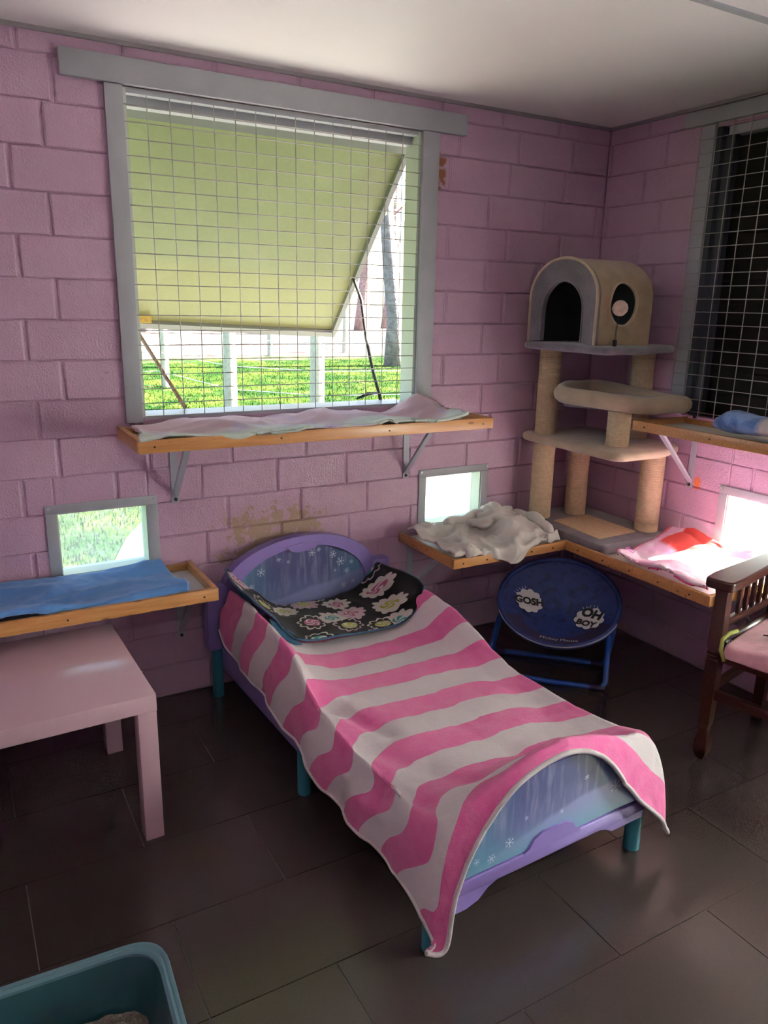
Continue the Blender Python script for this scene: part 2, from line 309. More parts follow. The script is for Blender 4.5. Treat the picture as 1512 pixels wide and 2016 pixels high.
# ---------------------------------------------------------------- mesh helpers
class MB:
    def __init__(s): s.v = []; s.f = []
    def add(s, vs, fs):
        b = len(s.v); s.v += [tuple(v) for v in vs]; s.f += [tuple(i+b for i in f) for f in fs]; return s
    def box(s, a, b, bev=0.0):
        x0, y0, z0 = a; x1, y1, z1 = b
        if bev <= 0:
            vs = [(x0, y0, z0), (x1, y0, z0), (x1, y1, z0), (x0, y1, z0), (x0, y0, z1), (x1, y0, z1), (x1, y1, z1), (x0, y1, z1)]
            return s.add(vs, [(0, 3, 2, 1), (4, 5, 6, 7), (0, 1, 5, 4), (1, 2, 6, 5), (2, 3, 7, 6), (3, 0, 4, 7)])
        bm = bmesh.new(); bmesh.ops.create_cube(bm, size=1)
        for v in bm.verts: v.co = Vector(((x0+x1)/2+v.co.x*(x1-x0), (y0+y1)/2+v.co.y*(y1-y0), (z0+z1)/2+v.co.z*(z1-z0)))
        bmesh.ops.bevel(bm, geom=bm.edges[:], offset=bev, segments=2, affect='EDGES', profile=.5)
        bm.verts.index_update(); s.add([v.co[:] for v in bm.verts], [[v.index for v in f.verts] for f in bm.faces]); bm.free(); return s
    def tube(s, pts, r, n=10, caps=True, closed=False):
        pts = [Vector(p) for p in pts]; m = len(pts); rs = r if isinstance(r, (list, tuple)) else [r]*m
        vs = []; prev = None
        for i, p in enumerate(pts):
            if closed: d = (pts[(i+1) % m]-pts[i-1])
            else: d = (pts[min(i+1, m-1)]-pts[max(i-1, 0)])
            d.normalize()
            if prev is None:
                a = Vector((0, 0, 1)) if abs(d.z) < .9 else Vector((1, 0, 0)); a = (a-d*a.dot(d)).normalized()
            else: a = (prev-d*prev.dot(d)).normalized()
            prev = a; b = d.cross(a)
            for k in range(n):
                t = 2*PI*k/n; vs.append(p+(a*math.cos(t)+b*math.sin(t))*rs[i])
        fs = []
        for i in range(m if closed else m-1):
            j = (i+1) % m
            for k in range(n): fs.append((i*n+k, i*n+(k+1) % n, j*n+(k+1) % n, j*n+k))
        if caps and not closed: fs += [tuple(range(n))[::-1], tuple((m-1)*n+k for k in range(n))]
        return s.add(vs, fs)
    def lathe(s, prof, n=24, c=(0, 0, 0), caps=True):
        vs = [(c[0]+r*math.cos(2*PI*k/n), c[1]+r*math.sin(2*PI*k/n), c[2]+z) for r, z in prof for k in range(n)]; m = len(prof)
        fs = [(i*n+k, i*n+(k+1) % n, (i+1)*n+(k+1) % n, (i+1)*n+k) for i in range(m-1) for k in range(n)]
        if caps: fs += [tuple(range(n))[::-1], tuple((m-1)*n+k for k in range(n))]
        return s.add(vs, fs)
    def prism(s, poly, a, b, axis='y'):
        n = len(poly)
        def P(u, v, w): return {'y': (u, w, v), 'z': (u, v, w), 'x': (w, u, v)}[axis]
        vs = [P(u, v, a) for u, v in poly]+[P(u, v, b) for u, v in poly]
        return s.add(vs, [tuple(range(n)), tuple(range(2*n-1, n-1, -1))]+[(i, i+n, (i+1) % n+n, (i+1) % n) for i in range(n)])
    def ring(s, outer, inner, a, b, axis='y', closed=True):
        n = len(outer)
        def P(u, v, w): return {'y': (u, w, v), 'z': (u, v, w), 'x': (w, u, v)}[axis]
        vs = [P(u, v, a) for u, v in outer]+[P(u, v, a) for u, v in inner]+[P(u, v, b) for u, v in outer]+[P(u, v, b) for u, v in inner]
        fs = []
        for i in range(n if closed else n-1):
            j = (i+1) % n
            fs += [(i, j, n+j, n+i), (2*n+i, 3*n+i, 3*n+j, 2*n+j), (i, 2*n+i, 2*n+j, j), (n+i, n+j, 3*n+j, 3*n+i)]
        if not closed: fs += [(0, n, 3*n, 2*n), (n-1, 3*n-1, 4*n-1, 2*n-1)]
        return s.add(vs, fs)
    def sphere(s, c, r, n=16, m=10, nz=0):
        vs = []; fs = []
        for i in range(m+1):
            for k in range(n):
                a = PI*i/m; b = 2*PI*k/n; d = Vector((math.sin(a)*math.cos(b), math.sin(a)*math.sin(b), math.cos(a)))
                q = r*(1+nz*noise.noise(d*9)); vs.append((c[0]+d.x*q, c[1]+d.y*q, c[2]+d.z*q))
        for i in range(m):
            for k in range(n): fs.append((i*n+k, (i+1)*n+k, (i+1)*n+(k+1) % n, i*n+(k+1) % n))
        return s.add(vs, fs)
    def mesh(s, name, m, smooth=False):
        me = bpy.data.meshes.new(name); me.from_pydata(s.v, [], s.f); me.materials.append(m)
        bm = bmesh.new(); bm.from_mesh(me); bmesh.ops.recalc_face_normals(bm, faces=bm.faces); bm.to_mesh(me); bm.free()
        if smooth:
            me.polygons.foreach_set('use_smooth', [True]*len(me.polygons))
        return me
    def build(s, name, m, parent=None, smooth=False, auto=None):
        me = s.mesh(name, m, smooth or auto is not None)
        if auto is not None: me.set_sharp_from_angle(angle=math.radians(auto))
        return link(name, me, parent)
def link(name, me, parent=None):
    o = bpy.data.objects.new(name, me); COL.objects.link(o)
    if parent: o.parent = parent
    return o
def tag(o, label=None, cat=None, group=None, kind=None):
    if label: o['label'] = label
    if cat: o['category'] = cat
    if group: o['group'] = group
    if kind: o['kind'] = kind
    return o
def thing(name, label, cat, loc=(0, 0, 0), rz=0, group=None):
    o = bpy.data.objects.new(name, None); COL.objects.link(o); o.location = loc; o.rotation_euler = (0, 0, rz); o.empty_display_size = .05
    return tag(o, label, cat, group)
def holder(name, loc=(0, 0, 0)):
    o = bpy.data.objects.new(name, None); COL.objects.link(o); o.location = loc; o['kind'] = 'structure'; o.empty_display_size = .05; return o
def cr(p0, p1, p2, p3, t):
    return .5*((2*p1)+(-p0+p2)*t+(2*p0-5*p1+4*p2-p3)*t*t+(-p0+3*p1-3*p2+p3)*t**3)
def interp(arr, f):      # Catmull-Rom over a list of Vectors, f in 0..len-1
    n = len(arr); i = min(int(f), n-2); t = f-i
    g = lambda k: arr[max(0, min(n-1, k))]
    a = g(i-1) if i > 0 else arr[0]*2-arr[1]; d = g(i+2) if i+2 < n else arr[-1]*2-arr[-2]
    return cr(a, arr[i], arr[i+1], d, t)
def surface(name, ctrl, nu, nv, m, parent=None, dz=None, thick=.006, uvfn=None, offset=1):
    """ctrl[j][i]: control points (row j along v, column i along u); fine Catmull-Rom grid with UV"""
    R = len(ctrl); C = len(ctrl[0]); ctrl = [[Vector(p) for p in r] for r in ctrl]
    rows = []
    for j in range(R): rows.append([interp(ctrl[j], (C-1)*i/nu) for i in range(nu+1)])
    vs = []; uv = []
    for j in range(nv+1):
        for i in range(nu+1):
            p = interp([rows[k][i] for k in range(R)], (R-1)*j/nv); vs.append(p)
    W = nu+1
    if dz:
        nv_ = []
        for j in range(nv+1):
            for i in range(W):
                p = vs[j*W+i]
                a = vs[j*W+min(i+1, nu)]-vs[j*W+max(i-1, 0)]; b = vs[min(j+1, nv)*W+i]-vs[max(j-1, 0)*W+i]
                n = a.cross(b)
                if n.length > 1e-9: n.normalize()
                nv_.append(p+n*dz(i/nu, j/nv, p))
        vs = nv_
    fs = [(j*W+i, j*W+i+1, (j+1)*W+i+1, (j+1)*W+i) for j in range(nv) for i in range(nu)]
    me = bpy.data.meshes.new(name); me.from_pydata([v[:] for v in vs], [], fs); me.materials.append(m)
    me.polygons.foreach_set('use_smooth', [True]*len(fs))
    ul = me.uv_layers.new(name='UVMap')
    if uvfn is None: U = [(i/nu, j/nv) for j in range(nv+1) for i in range(W)]
    else: U = uvfn(vs, nu, nv)
    li = np.empty(len(me.loops), dtype=np.int32); me.loops.foreach_get('vertex_index', li)
    ul.data.foreach_set('uv', np.array(U, dtype=np.float32)[li].ravel())
    o = link(name, me, parent)
    if thick:
        md = o.modifiers.new('thickness', 'SOLIDIFY'); md.thickness = thick; md.offset = offset
    o['_grid'] = 0; del o['_grid']
    return o, vs, W
def ridge(p, sc, seed=0):
    return (1-abs(noise.noise(Vector((p[0]*sc+seed, p[1]*sc-seed, p[2]*sc+2*seed)))*2))**2

def rects_minus(rect, holes):
    out = [rect]
    for h in holes:
        nx = []
        for (a, b, c, d) in out:
            if h[0] >= c or h[2] <= a or h[1] >= d or h[3] <= b: nx.append((a, b, c, d)); continue
            if h[0] > a: nx.append((a, b, h[0], d))
            if h[2] < c: nx.append((h[2], b, c, d))
            m0, m1 = max(a, h[0]), min(c, h[2])
            if h[1] > b: nx.append((m0, b, m1, h[1]))
            if h[3] < d: nx.append((m0, h[3], m1, d))
        out = nx
    return out
# ---------------------------------------------------------------- room shell
H = 2.253
WIN1 = (-2.10, 1.085, -.985, 2.128)          # big back window opening (x0,z0,x1,z1)
SW1 = (-2.405, .545, -2.103, .773); SW2 = (-.913, .545, -.614, .765)
RW = (-1.60, 1.07, -.56, 2.165)              # right window opening in y
SW3 = (-1.22, .545, -.825, .775)
SW4 = (-2.60, .35, -1.80, 1.15)             # added frosted hatch, unseen along the right wall, brings in fill light
TH = .085
def shell(name, plane, rect, holes, a, b, m):
    mb = MB()
    for (u0, v0, u1, v1) in rects_minus(rect, holes):
        if plane == 'y': mb.box((u0, a, v0), (u1, b, v1))
        else: mb.box((a, u0, v0), (b, u1, v1))
    o = mb.build(name, m); o['kind'] = 'structure'; return o
wall_back = shell('wall_back', 'y', (-4.2, 0, .2, H+.05), [WIN1, SW1, SW2], .006, TH, M['wall'])
wall_right = shell('wall_right', 'x', (-4.6, 0, 0.006, H+.05), [RW, SW3, SW4], .006, TH, M['wall'])
wall_left = shell('wall_left', 'x', (-4.6, 0, .006, H+.05), [], -4.39, -4.2, M['plain_wall'])
wall_front = shell('wall_front', 'y', (-4.39, 0, .19, H+.05), [], -4.79, -4.6, M['plain_wall'])
ceiling = MB().box((-4.4, -4.8, H), (.2, .2, H+.06)).build('ceiling', M['ceil']); ceiling['kind'] = 'structure'
MB().box((-4.2, -1.193, H-.006), (0, -1.172, H)).build('trim_1', M['trim'])['kind'] = 'structure'
MB().box((-4.2, -.012, H-.012), (0, 0, H)).build('trim_2', M['dark_gap'])['kind'] = 'structure'
MB().box((-.012, -4.6, H-.012), (0, -.012, H)).build('trim_3', M['dark_gap'])['kind'] = 'structure'
roof = MB().box((-5.0, -5.4, H+.08), (.35, .30, H+.16)).build('roof', M['trim']); roof['kind'] = 'structure'
# blocks
COURSE = .1285
ph_back = {17: .297, 16: .205, 15: .243, 14: .045, 13: .243, 12: .045, 11: .245, 10: .048, 9: .247, 8: .035, 7: .283, 6: .103, 5: .006, 4: .09, 3: .24, 2: .09, 1: .24, 0: .09}
cache = {}
def block_mesh(L, Hh, var):
    key = (round(L, 4), round(Hh, 4), var)
    if key in cache: return cache[key]
    r = random.Random(hash(key)); b = min(.006, L*.2, Hh*.2); j = lambda: r.uniform(-.0016, .0016)
    # local: x along wall, y towards the wall (front at 0), z up
    vs = [(j(), .008, j()), (L+j(), .008, j()), (L+j(), .008, Hh+j()), (j(), .008, Hh+j()),
          (j(), .0035, j()), (L+j(), .0035, j()), (L+j(), .0035, Hh+j()), (j(), .0035, Hh+j()),
          (b, j()*.6, b*.6), (L-b, j()*.6, b*.6), (L-b, j()*.6, Hh-b*.6), (b, j()*.6, Hh-b*.6)]
    fs = []
    for k in range(4):
        n = (k+1) % 4; fs += [(k, n, 4+n, 4+k), (4+k, 4+n, 8+n, 8+k)]
    fs.append((8, 9, 10, 11))
    me = bpy.data.meshes.new('block'); me.from_pydata(vs, [], fs); me.materials.append(M['wall'])
    bm = bmesh.new(); bm.from_mesh(me); bmesh.ops.recalc_face_normals(bm, faces=bm.faces); bm.to_mesh(me); bm.free()
    cache[key] = me; return me
def lay(parent, phases, umin, holes, place):
    GH, GV = .0026, .010
    for k in range(18):
        z0 = k*COURSE+GH/2; z1 = min((k+1)*COURSE-GH/2, H-.002); u = -phases[k]
        edges = [0.0]
        while u > umin: edges.append(u); u -= .3
        edges.append(umin)
        for a, b in zip(edges[1:], edges[:-1]):
            u0 = a+GV/2; u1 = b-GV/2 if b < 0 else b
            if u1-u0 < .012: continue
            for (p, q, s, t) in rects_minus((u0, z0, u1, z1), holes):
                if s-p < .006 or t-q < .006: continue
                o = link('block', block_mesh(s-p, t-q, rnd.randrange(4)), parent); place(o, p, s, q)
def pb(o, a, b, z): o.location = (a, -.0005+rnd.uniform(-.001, .001), z)
def pr(o, a, b, z): o.location = (-.0005+rnd.uniform(-.001, .001), b, z); o.rotation_euler = (0, 0, -PI/2)
grow = lambda h, d=.004: (h[0]-d, h[1]-d, h[2]+d, h[3]+d)
lay(wall_back, ph_back, -3.3, [grow(WIN1), grow(SW1), grow(SW2)], pb)
ph_r = {k: (.22 if k % 2 else .02) for k in range(18)}
lay(wall_right, ph_r, -2.6, [grow(RW), grow(SW3), grow(SW4)], pr)
MB().box((-4.2, .0005, 0), (-3.3, .006, H)).build('wall_back_far', M['wall'])['kind'] = 'structure'
MB().box((.0005, -2.8, 0), (.006, -2.6, H)).build('wall_right_near', M['wall'])['kind'] = 'structure'
# floor
floor = MB().box((-4.3, -4.7, -.05), (.05, .05, -.004)).build('floor', M['grout']); floor['kind'] = 'structure'
tile_cache = {}
def tile(x0, y0, x1, y1):
    key = (round(x1-x0, 3), round(y1-y0, 3))
    if key not in tile_cache:
        tile_cache[key] = MB().box((0, 0, -.0045), (x1-x0, y1-y0, 0), 0).mesh('tile', M['tile'])
    o = link('tile', tile_cache[key], floor); o.location = (x0, y0, rnd.uniform(-.0004, 0.0)); return o
PY, PX, G = .305, .6035, .0013
for r in range(-3, 13):
    yt = -.82-PY*(r-0); yb = yt-PY
    ph = -.235 if r % 2 == 0 else -.535
    y0, y1 = max(yb, -4.6)+G, min(yt, 0)-G
    if y1-y0 < .02: continue
    for c in range(-2, 9):
        x1 = ph-PX*c; x0 = x1-PX; x0, x1 = max(x0, -4.2)+G, min(x1, 0)-G
        if x1-x0 > .02: tile(x0, y0, x1, y1)

# ---------------------------------------------------------------- windows
def screws(pts, nrm, parent, m='screw_light', r=.006):
    for p in pts:
        p = Vector(p); n = Vector(nrm)
        MB().tube([p, p+n*.003], r, 8).build('screw', M[m], parent)
win1 = holder('window_1', (-1.54, 0, 1.6))
def loc(o, root):   # keep world coordinates under a parent
    o.location = o.location-root.location if False else o.location; return o
def wpart(mb, name, m, root, **k):
    o = mb.build(name, M[m], root, **k); o.matrix_parent_inverse = Matrix.Translation(-root.location); return o
wpart(MB().box((-2.283, -.022, 2.131), (-.787, -.001, 2.207), .002), 'head_board', 'trim', win1, auto=40)
wpart(MB().box((-2.157, -.016, 1.07), (-2.100, -.001, 2.130), .002), 'side_board', 'trim', win1, auto=40)
wpart(MB().box((-.985, -.016, 1.07), (-.910, -.001, 2.130), .002), 'side_board', 'trim', win1, auto=40)
wpart(MB().box((-2.104, .001, 1.085), (-2.088, TH+.01, 2.128)), 'jamb', 'reveal', win1)
wpart(MB().box((-.997, .001, 1.085), (-.981, TH+.01, 2.128)), 'jamb', 'reveal', win1)
wpart(MB().box((-2.088, .001, 2.112), (-.997, .035, 2.128)), 'lintel', 'trim', win1)
wpart(MB().box((-2.088, .05, 2.085), (-.997, TH+.01, 2.128)), 'lintel', 'trim', win1)
wpart(MB().box((-2.088, .001, 1.075), (-.997, TH+.06, 1.090)), 'sill', 'trim', win1)
for i in range(16):
    x = -2.0975+.0736*i
    if x < -.985: wpart(MB().tube([(x, .004, 1.086), (x, .004, 2.128)], .0017, 6), 'wire', 'wire', win1, smooth=True)
for k in range(21):
    z = 2.128-.0497*k
    if z > 1.088: wpart(MB().tube([(-2.1, .0008, z), (-.985, .0008, z)], .0017, 6), 'wire', 'wire', win1, smooth=True)
def small_window(name, plane, h, fw_=.037, pane='perspex'):
    a, b, c, d = h; root = holder(name)
    def P(u0, v0, u1, v1, w0, w1):
        return ((u0, w0, v0), (u1, w1, v1)) if plane == 'y' else ((w0, u0, v0), (w1, u1, v1))
    t0, t1 = -.006, -.0005
    for r in ((a-fw_, d, c+fw_, d+.032), (a-fw_, b-.02, a, d), (c, b-.02, c+fw_, d), (a, b-.02, c, b)):
        MB().box(*P(*r, t0, t1), .0012).build('frame_board', M['trim'], root, auto=40)
    for r in ((a-.003, b, a+.004, d), (c-.004, b, c+.003, d), (a, d-.004, c, d+.003), (a, b-.003, c, b+.004)):
        MB().box(*P(*r, .002, TH+.01)).build('reveal', M['reveal'], root)
    MB().box(*P(a+.004, b+.004, c-.004, d-.004, .066, .069)).build('pane', M[pane], root)
    for u in (a-fw_+.011, c+fw_-.011):
        p = (u, t0, d+.021) if plane == 'y' else (t0, u, d+.021); screws([p], (0, -1, 0) if plane == 'y' else (-1, 0, 0), root)
    return root
small_window('window_2', 'y', SW1); small_window('window_3', 'y', SW2, pane='frosted'); small_window('window_4', 'x', SW3, pane='clean'); small_window('added_fill_hatch', 'x', SW4, pane='opal')  # last one is the added hatch, an unseen source of fill light
# right window: closed dark shutter behind mesh
win5 = holder('window_5')
MB().box((-.020, -1.85, 2.180), (-.001, -.42, 2.234), .002).build('head_board', M['trim'], win5, auto=40)
MB().box((-.012, -.560, 1.06), (-.001, -.502, 2.180), .002).build('side_board', M['trim'], win5, auto=40)
MB().box((-.012, -1.66, 1.06), (-.001, -1.60, 2.180), .002).build('side_board', M['trim'], win5, auto=40)
MB().box((.001, -.585, 1.07), (.085, -.558, 2.165)).build('jamb', M['frame_dark'], win5)
MB().box((.001, -1.602, 1.07), (.085, -1.58, 2.165)).build('jamb', M['frame_dark'], win5)
MB().box((.02, -1.58, 2.135), (.085, -.60, 2.165)).build('lintel', M['trim'], win5)
MB().box((.001, -1.58, 1.055), (.085, -.585, 1.07)).build('sill', M['frame_dark'], win5)
MB().box((.025, -.625, 1.07), (.058, -.585, 2.135)).build('stile', M['frame_dark'], win5)
MB().box((.086, -1.62, 1.05), (.10, -.54, 2.18)).build('backing_sheet', M['black'], win5)
nz = 12
for k in range(nz):
    z0 = 1.075+k*(1.06/nz); MB().box((.062, -1.58, z0), (.078, -.60, z0+1.06/nz-.006), .002).build('slat', M['slat'], win5)
for i in range(16):
    y = -.4985-.0745*i
    if y > -1.63: MB().tube([(-.0165, y, 1.06), (-.0165, y, 2.182)], .0017, 6).build('wire', M['wire'], win5, smooth=True)
for k in range(23):
    z = 2.176-.0497*k; MB().tube([(-.0132, -1.63, z), (-.0132, -.4985, z)], .0017, 6).build('wire', M['wire'], win5, smooth=True)
# added fill lamp, unseen on the ceiling behind the camera
lampT = thing('added_fill_light', 'long white added fill light on the ceiling behind the viewer', 'lamp', (-2.6, -3.3, H))
MB().box((-.65, -.12, -.05), (.65, .12, 0), .004).build('housing', M['lampm'], lampT)
MB().box((-.62, -.10, -.058), (.62, .10, -.049)).build('diffuser', M['diff'], lampT)
area('added_fill_lamp', (-2.6, -3.3, H-.065), 1.2, .2, FILL_LAMP_POWER, (1, .95, .9))

# ---------------------------------------------------------------- shelves
def bolts(root, pts, d):
    for p in pts:
        p = Vector(p); MB().tube([p, p+Vector(d)*.002], .0035, 8).build('screw', M['screw'], root)
def bracket(root, x, zt, zb, depth, plane='y'):
    def T(u, w, z): return (u, w, z) if plane == 'y' else (w, u, z)
    mb = MB(); hw = .014
    if plane == 'y':
        mb.box((x-hw, -.005, zb-.02), (x+hw, -.001, zt)); mb.box((x-hw, -depth, zt-.004), (x+hw, -.001, zt))
        mb.add([(x-hw+.003, -.004, zb+.0), (x+hw-.003, -.004, zb+.0), (x+hw-.003, -depth+.02, zt-.004), (x-hw+.003, -depth+.02, zt-.004),
                (x-hw+.003, -.004, zb+.012), (x+hw-.003, -.004, zb+.012), (x+hw-.003, -depth+.036, zt-.004), (x-hw+.003, -depth+.036, zt-.004)],
               [(0, 1, 2, 3), (7, 6, 5, 4), (0, 3, 7, 4), (1, 5, 6, 2), (0, 4, 5, 1), (3, 2, 6, 7)])
    else:
        mb.box((-.005, x-hw, zb-.02), (-.001, x+hw, zt)); mb.box((-depth, x-hw, zt-.004), (-.001, x+hw, zt))
        mb.add([(-.004, x-hw+.003, zb), (-.004, x+hw-.003, zb), (-depth+.02, x+hw-.003, zt-.004), (-depth+.02, x-hw+.003, zt-.004),
                (-.004, x-hw+.003, zb+.012), (-.004, x+hw-.003, zb+.012), (-depth+.036, x+hw-.003, zt-.004), (-depth+.036, x-hw+.003, zt-.004)],
               [(0, 1, 2, 3), (7, 6, 5, 4), (0, 3, 7, 4), (1, 5, 6, 2), (0, 4, 5, 1), (3, 2, 6, 7)])
    b = mb.build('bracket', M['steel'], root)
    s = MB()
    for z in (zb-.008,):
        p = Vector((x, -.005, z)) if plane == 'y' else Vector((-.005, x, z)); d = Vector((0, -.005, 0)) if plane == 'y' else Vector((-.005, 0, 0))
        s.tube([p, p+d], .0065, 8)
    s.build('bolt', M['screw'], b)
def tray_shelf(label, x0, x1, depth, z0, z1, brk, zb, group=None):
    t = thing('pine_shelf', label, 'shelf', ((x0+x1)/2, -depth/2, z0)); inv = Matrix.Translation(-t.location)
    T = .019; out = []
    for nm, a, b in (('front_rail', (x0, -depth, z0), (x1, -depth+T, z1)), ('end_rail', (x0, -depth+T, z0), (x0+T, -.004, z1)), ('end_rail', (x1-T, -depth+T, z0), (x1, -.004, z1)), ('back_rail', (x0+T, -T-.004, z0), (x1-T, -.004, z1-.006))):
        out.append(MB().box(a, b, .0015).build(nm, M['pine'], t, auto=40))
    out.append(MB().box((x0+T, -depth+T, z0+.002), (x1-T, -T-.004, z0+.014)).build('board', M['board'], t))
    for o in out: o.matrix_parent_inverse = inv
    n0 = len(t.children)
    for x in brk: bracket(t, x, z0, zb, depth*.7)
    for k in range(4):
        xx = x0+.05+(x1-x0-.1)*k/3; bolts(t, [(xx, -depth, z0+.02), ], (0, -1, 0))
    for c in t.children: c.matrix_parent_inverse = inv
    return t
tray_shelf('long pine shelf with a raised rim under the big mesh window', -2.19, -.82, .333, 1.020, 1.062, (-2.0, -1.018), .79)
tray_shelf('pine shelf with a raised rim above the pale pink table', -3.35, -1.955, .335, .497, .541, (-2.005, -3.1), .255)
# white board holes at the right end of lower left shelf
cs = thing('corner_shelf', 'L shaped pine shelf wrapping round the room corner, carrying the cat tree', 'shelf', (-.5, -.3, .49)); inv = Matrix.Translation(-cs.location)
zc0, zc1, T = .492, .530, .019
for nm, a, b in (('front_rail', (-1.045, -.425, zc0), (-.470, -.425+T, zc1)), ('front_rail', (-.470, -1.145, zc0), (-.470+T, -.425+T, zc1)),
                 ('end_rail', (-1.045, -.425+T, zc0), (-1.045+T, -.004, zc1)), ('end_rail', (-.470+T, -1.145, zc0), (-.004, -1.145+T, zc1))):
    MB().box(a, b, .0015).build(nm, M['pine'], cs, auto=40)
MB().box((-1.026, -.406, zc0+.002), (-.451, -.004, zc0+.014)).build('board', M['board'], cs)
MB().box((-.451, -1.126, zc0+.002), (-.004, -.004, zc0+.014)).build('board', M['board'], cs)
bracket(cs, -.985, zc0, .25, .28)
bracket(cs, -1.05, zc0, .25, .28, 'x')
for k in range(5):
    bolts(cs, [(-1.0+.115*k, -.425, zc0+.018)], (0, -1, 0)); bolts(cs, [(-.470, -.50-.14*k, zc0+.018)], (-1, 0, 0))
for c in cs.children: c.matrix_parent_inverse = inv
ru = thing('pine_shelf', 'pine shelf with a raised rim under the dark shuttered window at right', 'shelf', (-.16, -1.1, 1.02)); inv = Matrix.Translation(-ru.location)
for nm, a, b in (('front_rail', (-.325, -1.75, 1.022), (-.306, -.590, 1.060)), ('end_rail', (-.306, -.609, 1.022), (-.024, -.590, 1.060)), ('end_rail', (-.306, -1.75, 1.022), (-.024, -1.731, 1.060)), ('back_rail', (-.043, -1.731, 1.022), (-.024, -.609, 1.056))):
    MB().box(a, b, .0015).build(nm, M['pine'], ru, auto=40)
MB().box((-.306, -1.731, 1.024), (-.043, -.609, 1.036)).build('board', M['board'], ru)
bracket(ru, -.640, 1.022, .785, .25, 'x'); bracket(ru, -1.6, 1.022, .785, .25, 'x')
for k in range(4): bolts(ru, [(-.325, -.65-.3*k, 1.04)], (-1, 0, 0))
for c in ru.children: c.matrix_parent_inverse = inv

# ---------------------------------------------------------------- pale pink table
tb = thing('side_table', 'low square pale pink table under the left shelf', 'table', (-2.565, -.535, 0), math.radians(1.7))
MB().box((-.275, -.275, .40), (.275, .275, .45), .002).build('tabletop', M['lack'], tb, auto=40)
for sx in (-1, 1):
    for sy in (-1, 1):
        cx, cy = sx*.248, sy*.248; MB().box((cx-.0255, cy-.0255, 0), (cx+.0255, cy+.0255, .3995), .0015).build('leg', M['lack'], tb, auto=40)

# ---------------------------------------------------------------- toddler bed
BED = Vector((-1.505, -.77, 0)); BR = math.radians(2.2)
bed = thing('toddler_bed', 'purple and teal plastic toddler bed with winter print end panels', 'bed', BED, BR)
def arch(w, z0, zs, zt, n=28, p=2.0):   # outline: bottom-left, up, arch, down
    pts = [(-w, z0)]
    for i in range(n+1):
        a = PI*(1-i/n); c = math.cos(a); pts.append((w*math.copysign(abs(c)**(2/p), c) if p != 2 else w*c, zs+(zt-zs)*math.sin(a)))
    pts.append((w, z0)); return pts
yh = .705
outer = arch(.335, .24, .415, .602); inner = arch(.288, .30, .375, .560)
MB().ring(outer, inner, yh-.02, yh+.025).build('headboard', M['purple'], bed, auto=45)
MB().prism(arch(.296, .29, .375, .568), yh-.004, yh+.012).build('headboard_panel', M['frost'], bed, auto=45)
# small plaque at top of headboard
MB().prism([(-.080, .566), (-.062, .556), (-.05, .545), (-.03, .539), (.03, .539), (.05, .545), (.062, .556), (.080, .566), (0, .575)], yh-.024, yh).build('plaque', M['purple'], bed)
for s in (-1, 1):
    MB().box((s*.36-.042, yh-.03, .20), (s*.36+.042, yh+.03, .455), .012).build('head_post', M['purple'], bed, auto=45)
    MB().tube([(s*.36, yh, 0), (s*.36, yh, .21)], .0215, 16).build('leg', M['teal'], bed, auto=40)
    MB().tube([(s*.350, -.715, 0), (s*.350, -.715, .24)], .023, 16).build('leg', M['teal'], bed, auto=40)
    MB().tube([(s*.345, -.02, 0), (s*.345, -.02, .16)], .021, 16).build('leg', M['teal'], bed, auto=40)
    MB().box((s*.335-.018, -.72, .125), (s*.335+.018, yh-.03, .215), .006).build('side_rail', M['purple'], bed, auto=45)
    g = [(.12, .21), (.06, .30), (.02, .36), (-.02, .395), (.66, .42), (.66, .21)]
    MB().prism([(yh-.03, .2), (yh-.03, .405), (.17, .40), (.10, .37), (.04, .28), (.01, .2)], s*.330-.010, s*.330+.010, 'x').build('guard_rail', M['purple'], bed, auto=45)
MB().box((-.325, -.70, .13), (.325, yh-.03, .155), .003).build('deck', M['purple'], bed)
MB().box((-.300, -.675, .157), (.300, yh-.032, .276), .03).build('mattress', M['mattress'], bed, auto=50)
# footboard
yf = -.735
bot = [(-.345, .095), (-.27, .095), (-.235, .105), (-.205, .130), (-.17, .142), (0, .146), (.17, .142), (.20, .132), (.225, .118), (.345, .118)]
top = [(.345, .30), (.31, .315)]+[(.30*math.cos(PI*i/20), .325+.092*math.sin(PI*i/20)) for i in range(1, 20)]+[(-.31, .315), (-.345, .30)]
MB().prism(bot+top, yf-.008, yf+.02).build('footboard', M['purple'], bed, auto=45)
MB().prism([(-.29, .185), (-.075, .187), (.075, .187), (.30, .187)]+[(.285*math.cos(PI*i/20), .315+.095*math.sin(PI*i/20)) for i in range(0, 21)], yf-.010, yf-.007).build('footboard_panel', M['frost2'], bed)
lobe = [(-.105, .178), (-.10, .186), (-.085, .192), (-.07, .215), (-.045, .226), (.03, .226), (.06, .216), (.072, .196), (.085, .190), (.09, .178)]
MB().prism(lobe, yf-.016, yf-.006).build('plaque', M['purple'], bed, auto=45)
MB().box((-.345, yf-.016, .146), (.345, yf-.006, .184), .004).build('footboard_lip', M['purple'], bed, auto=45)
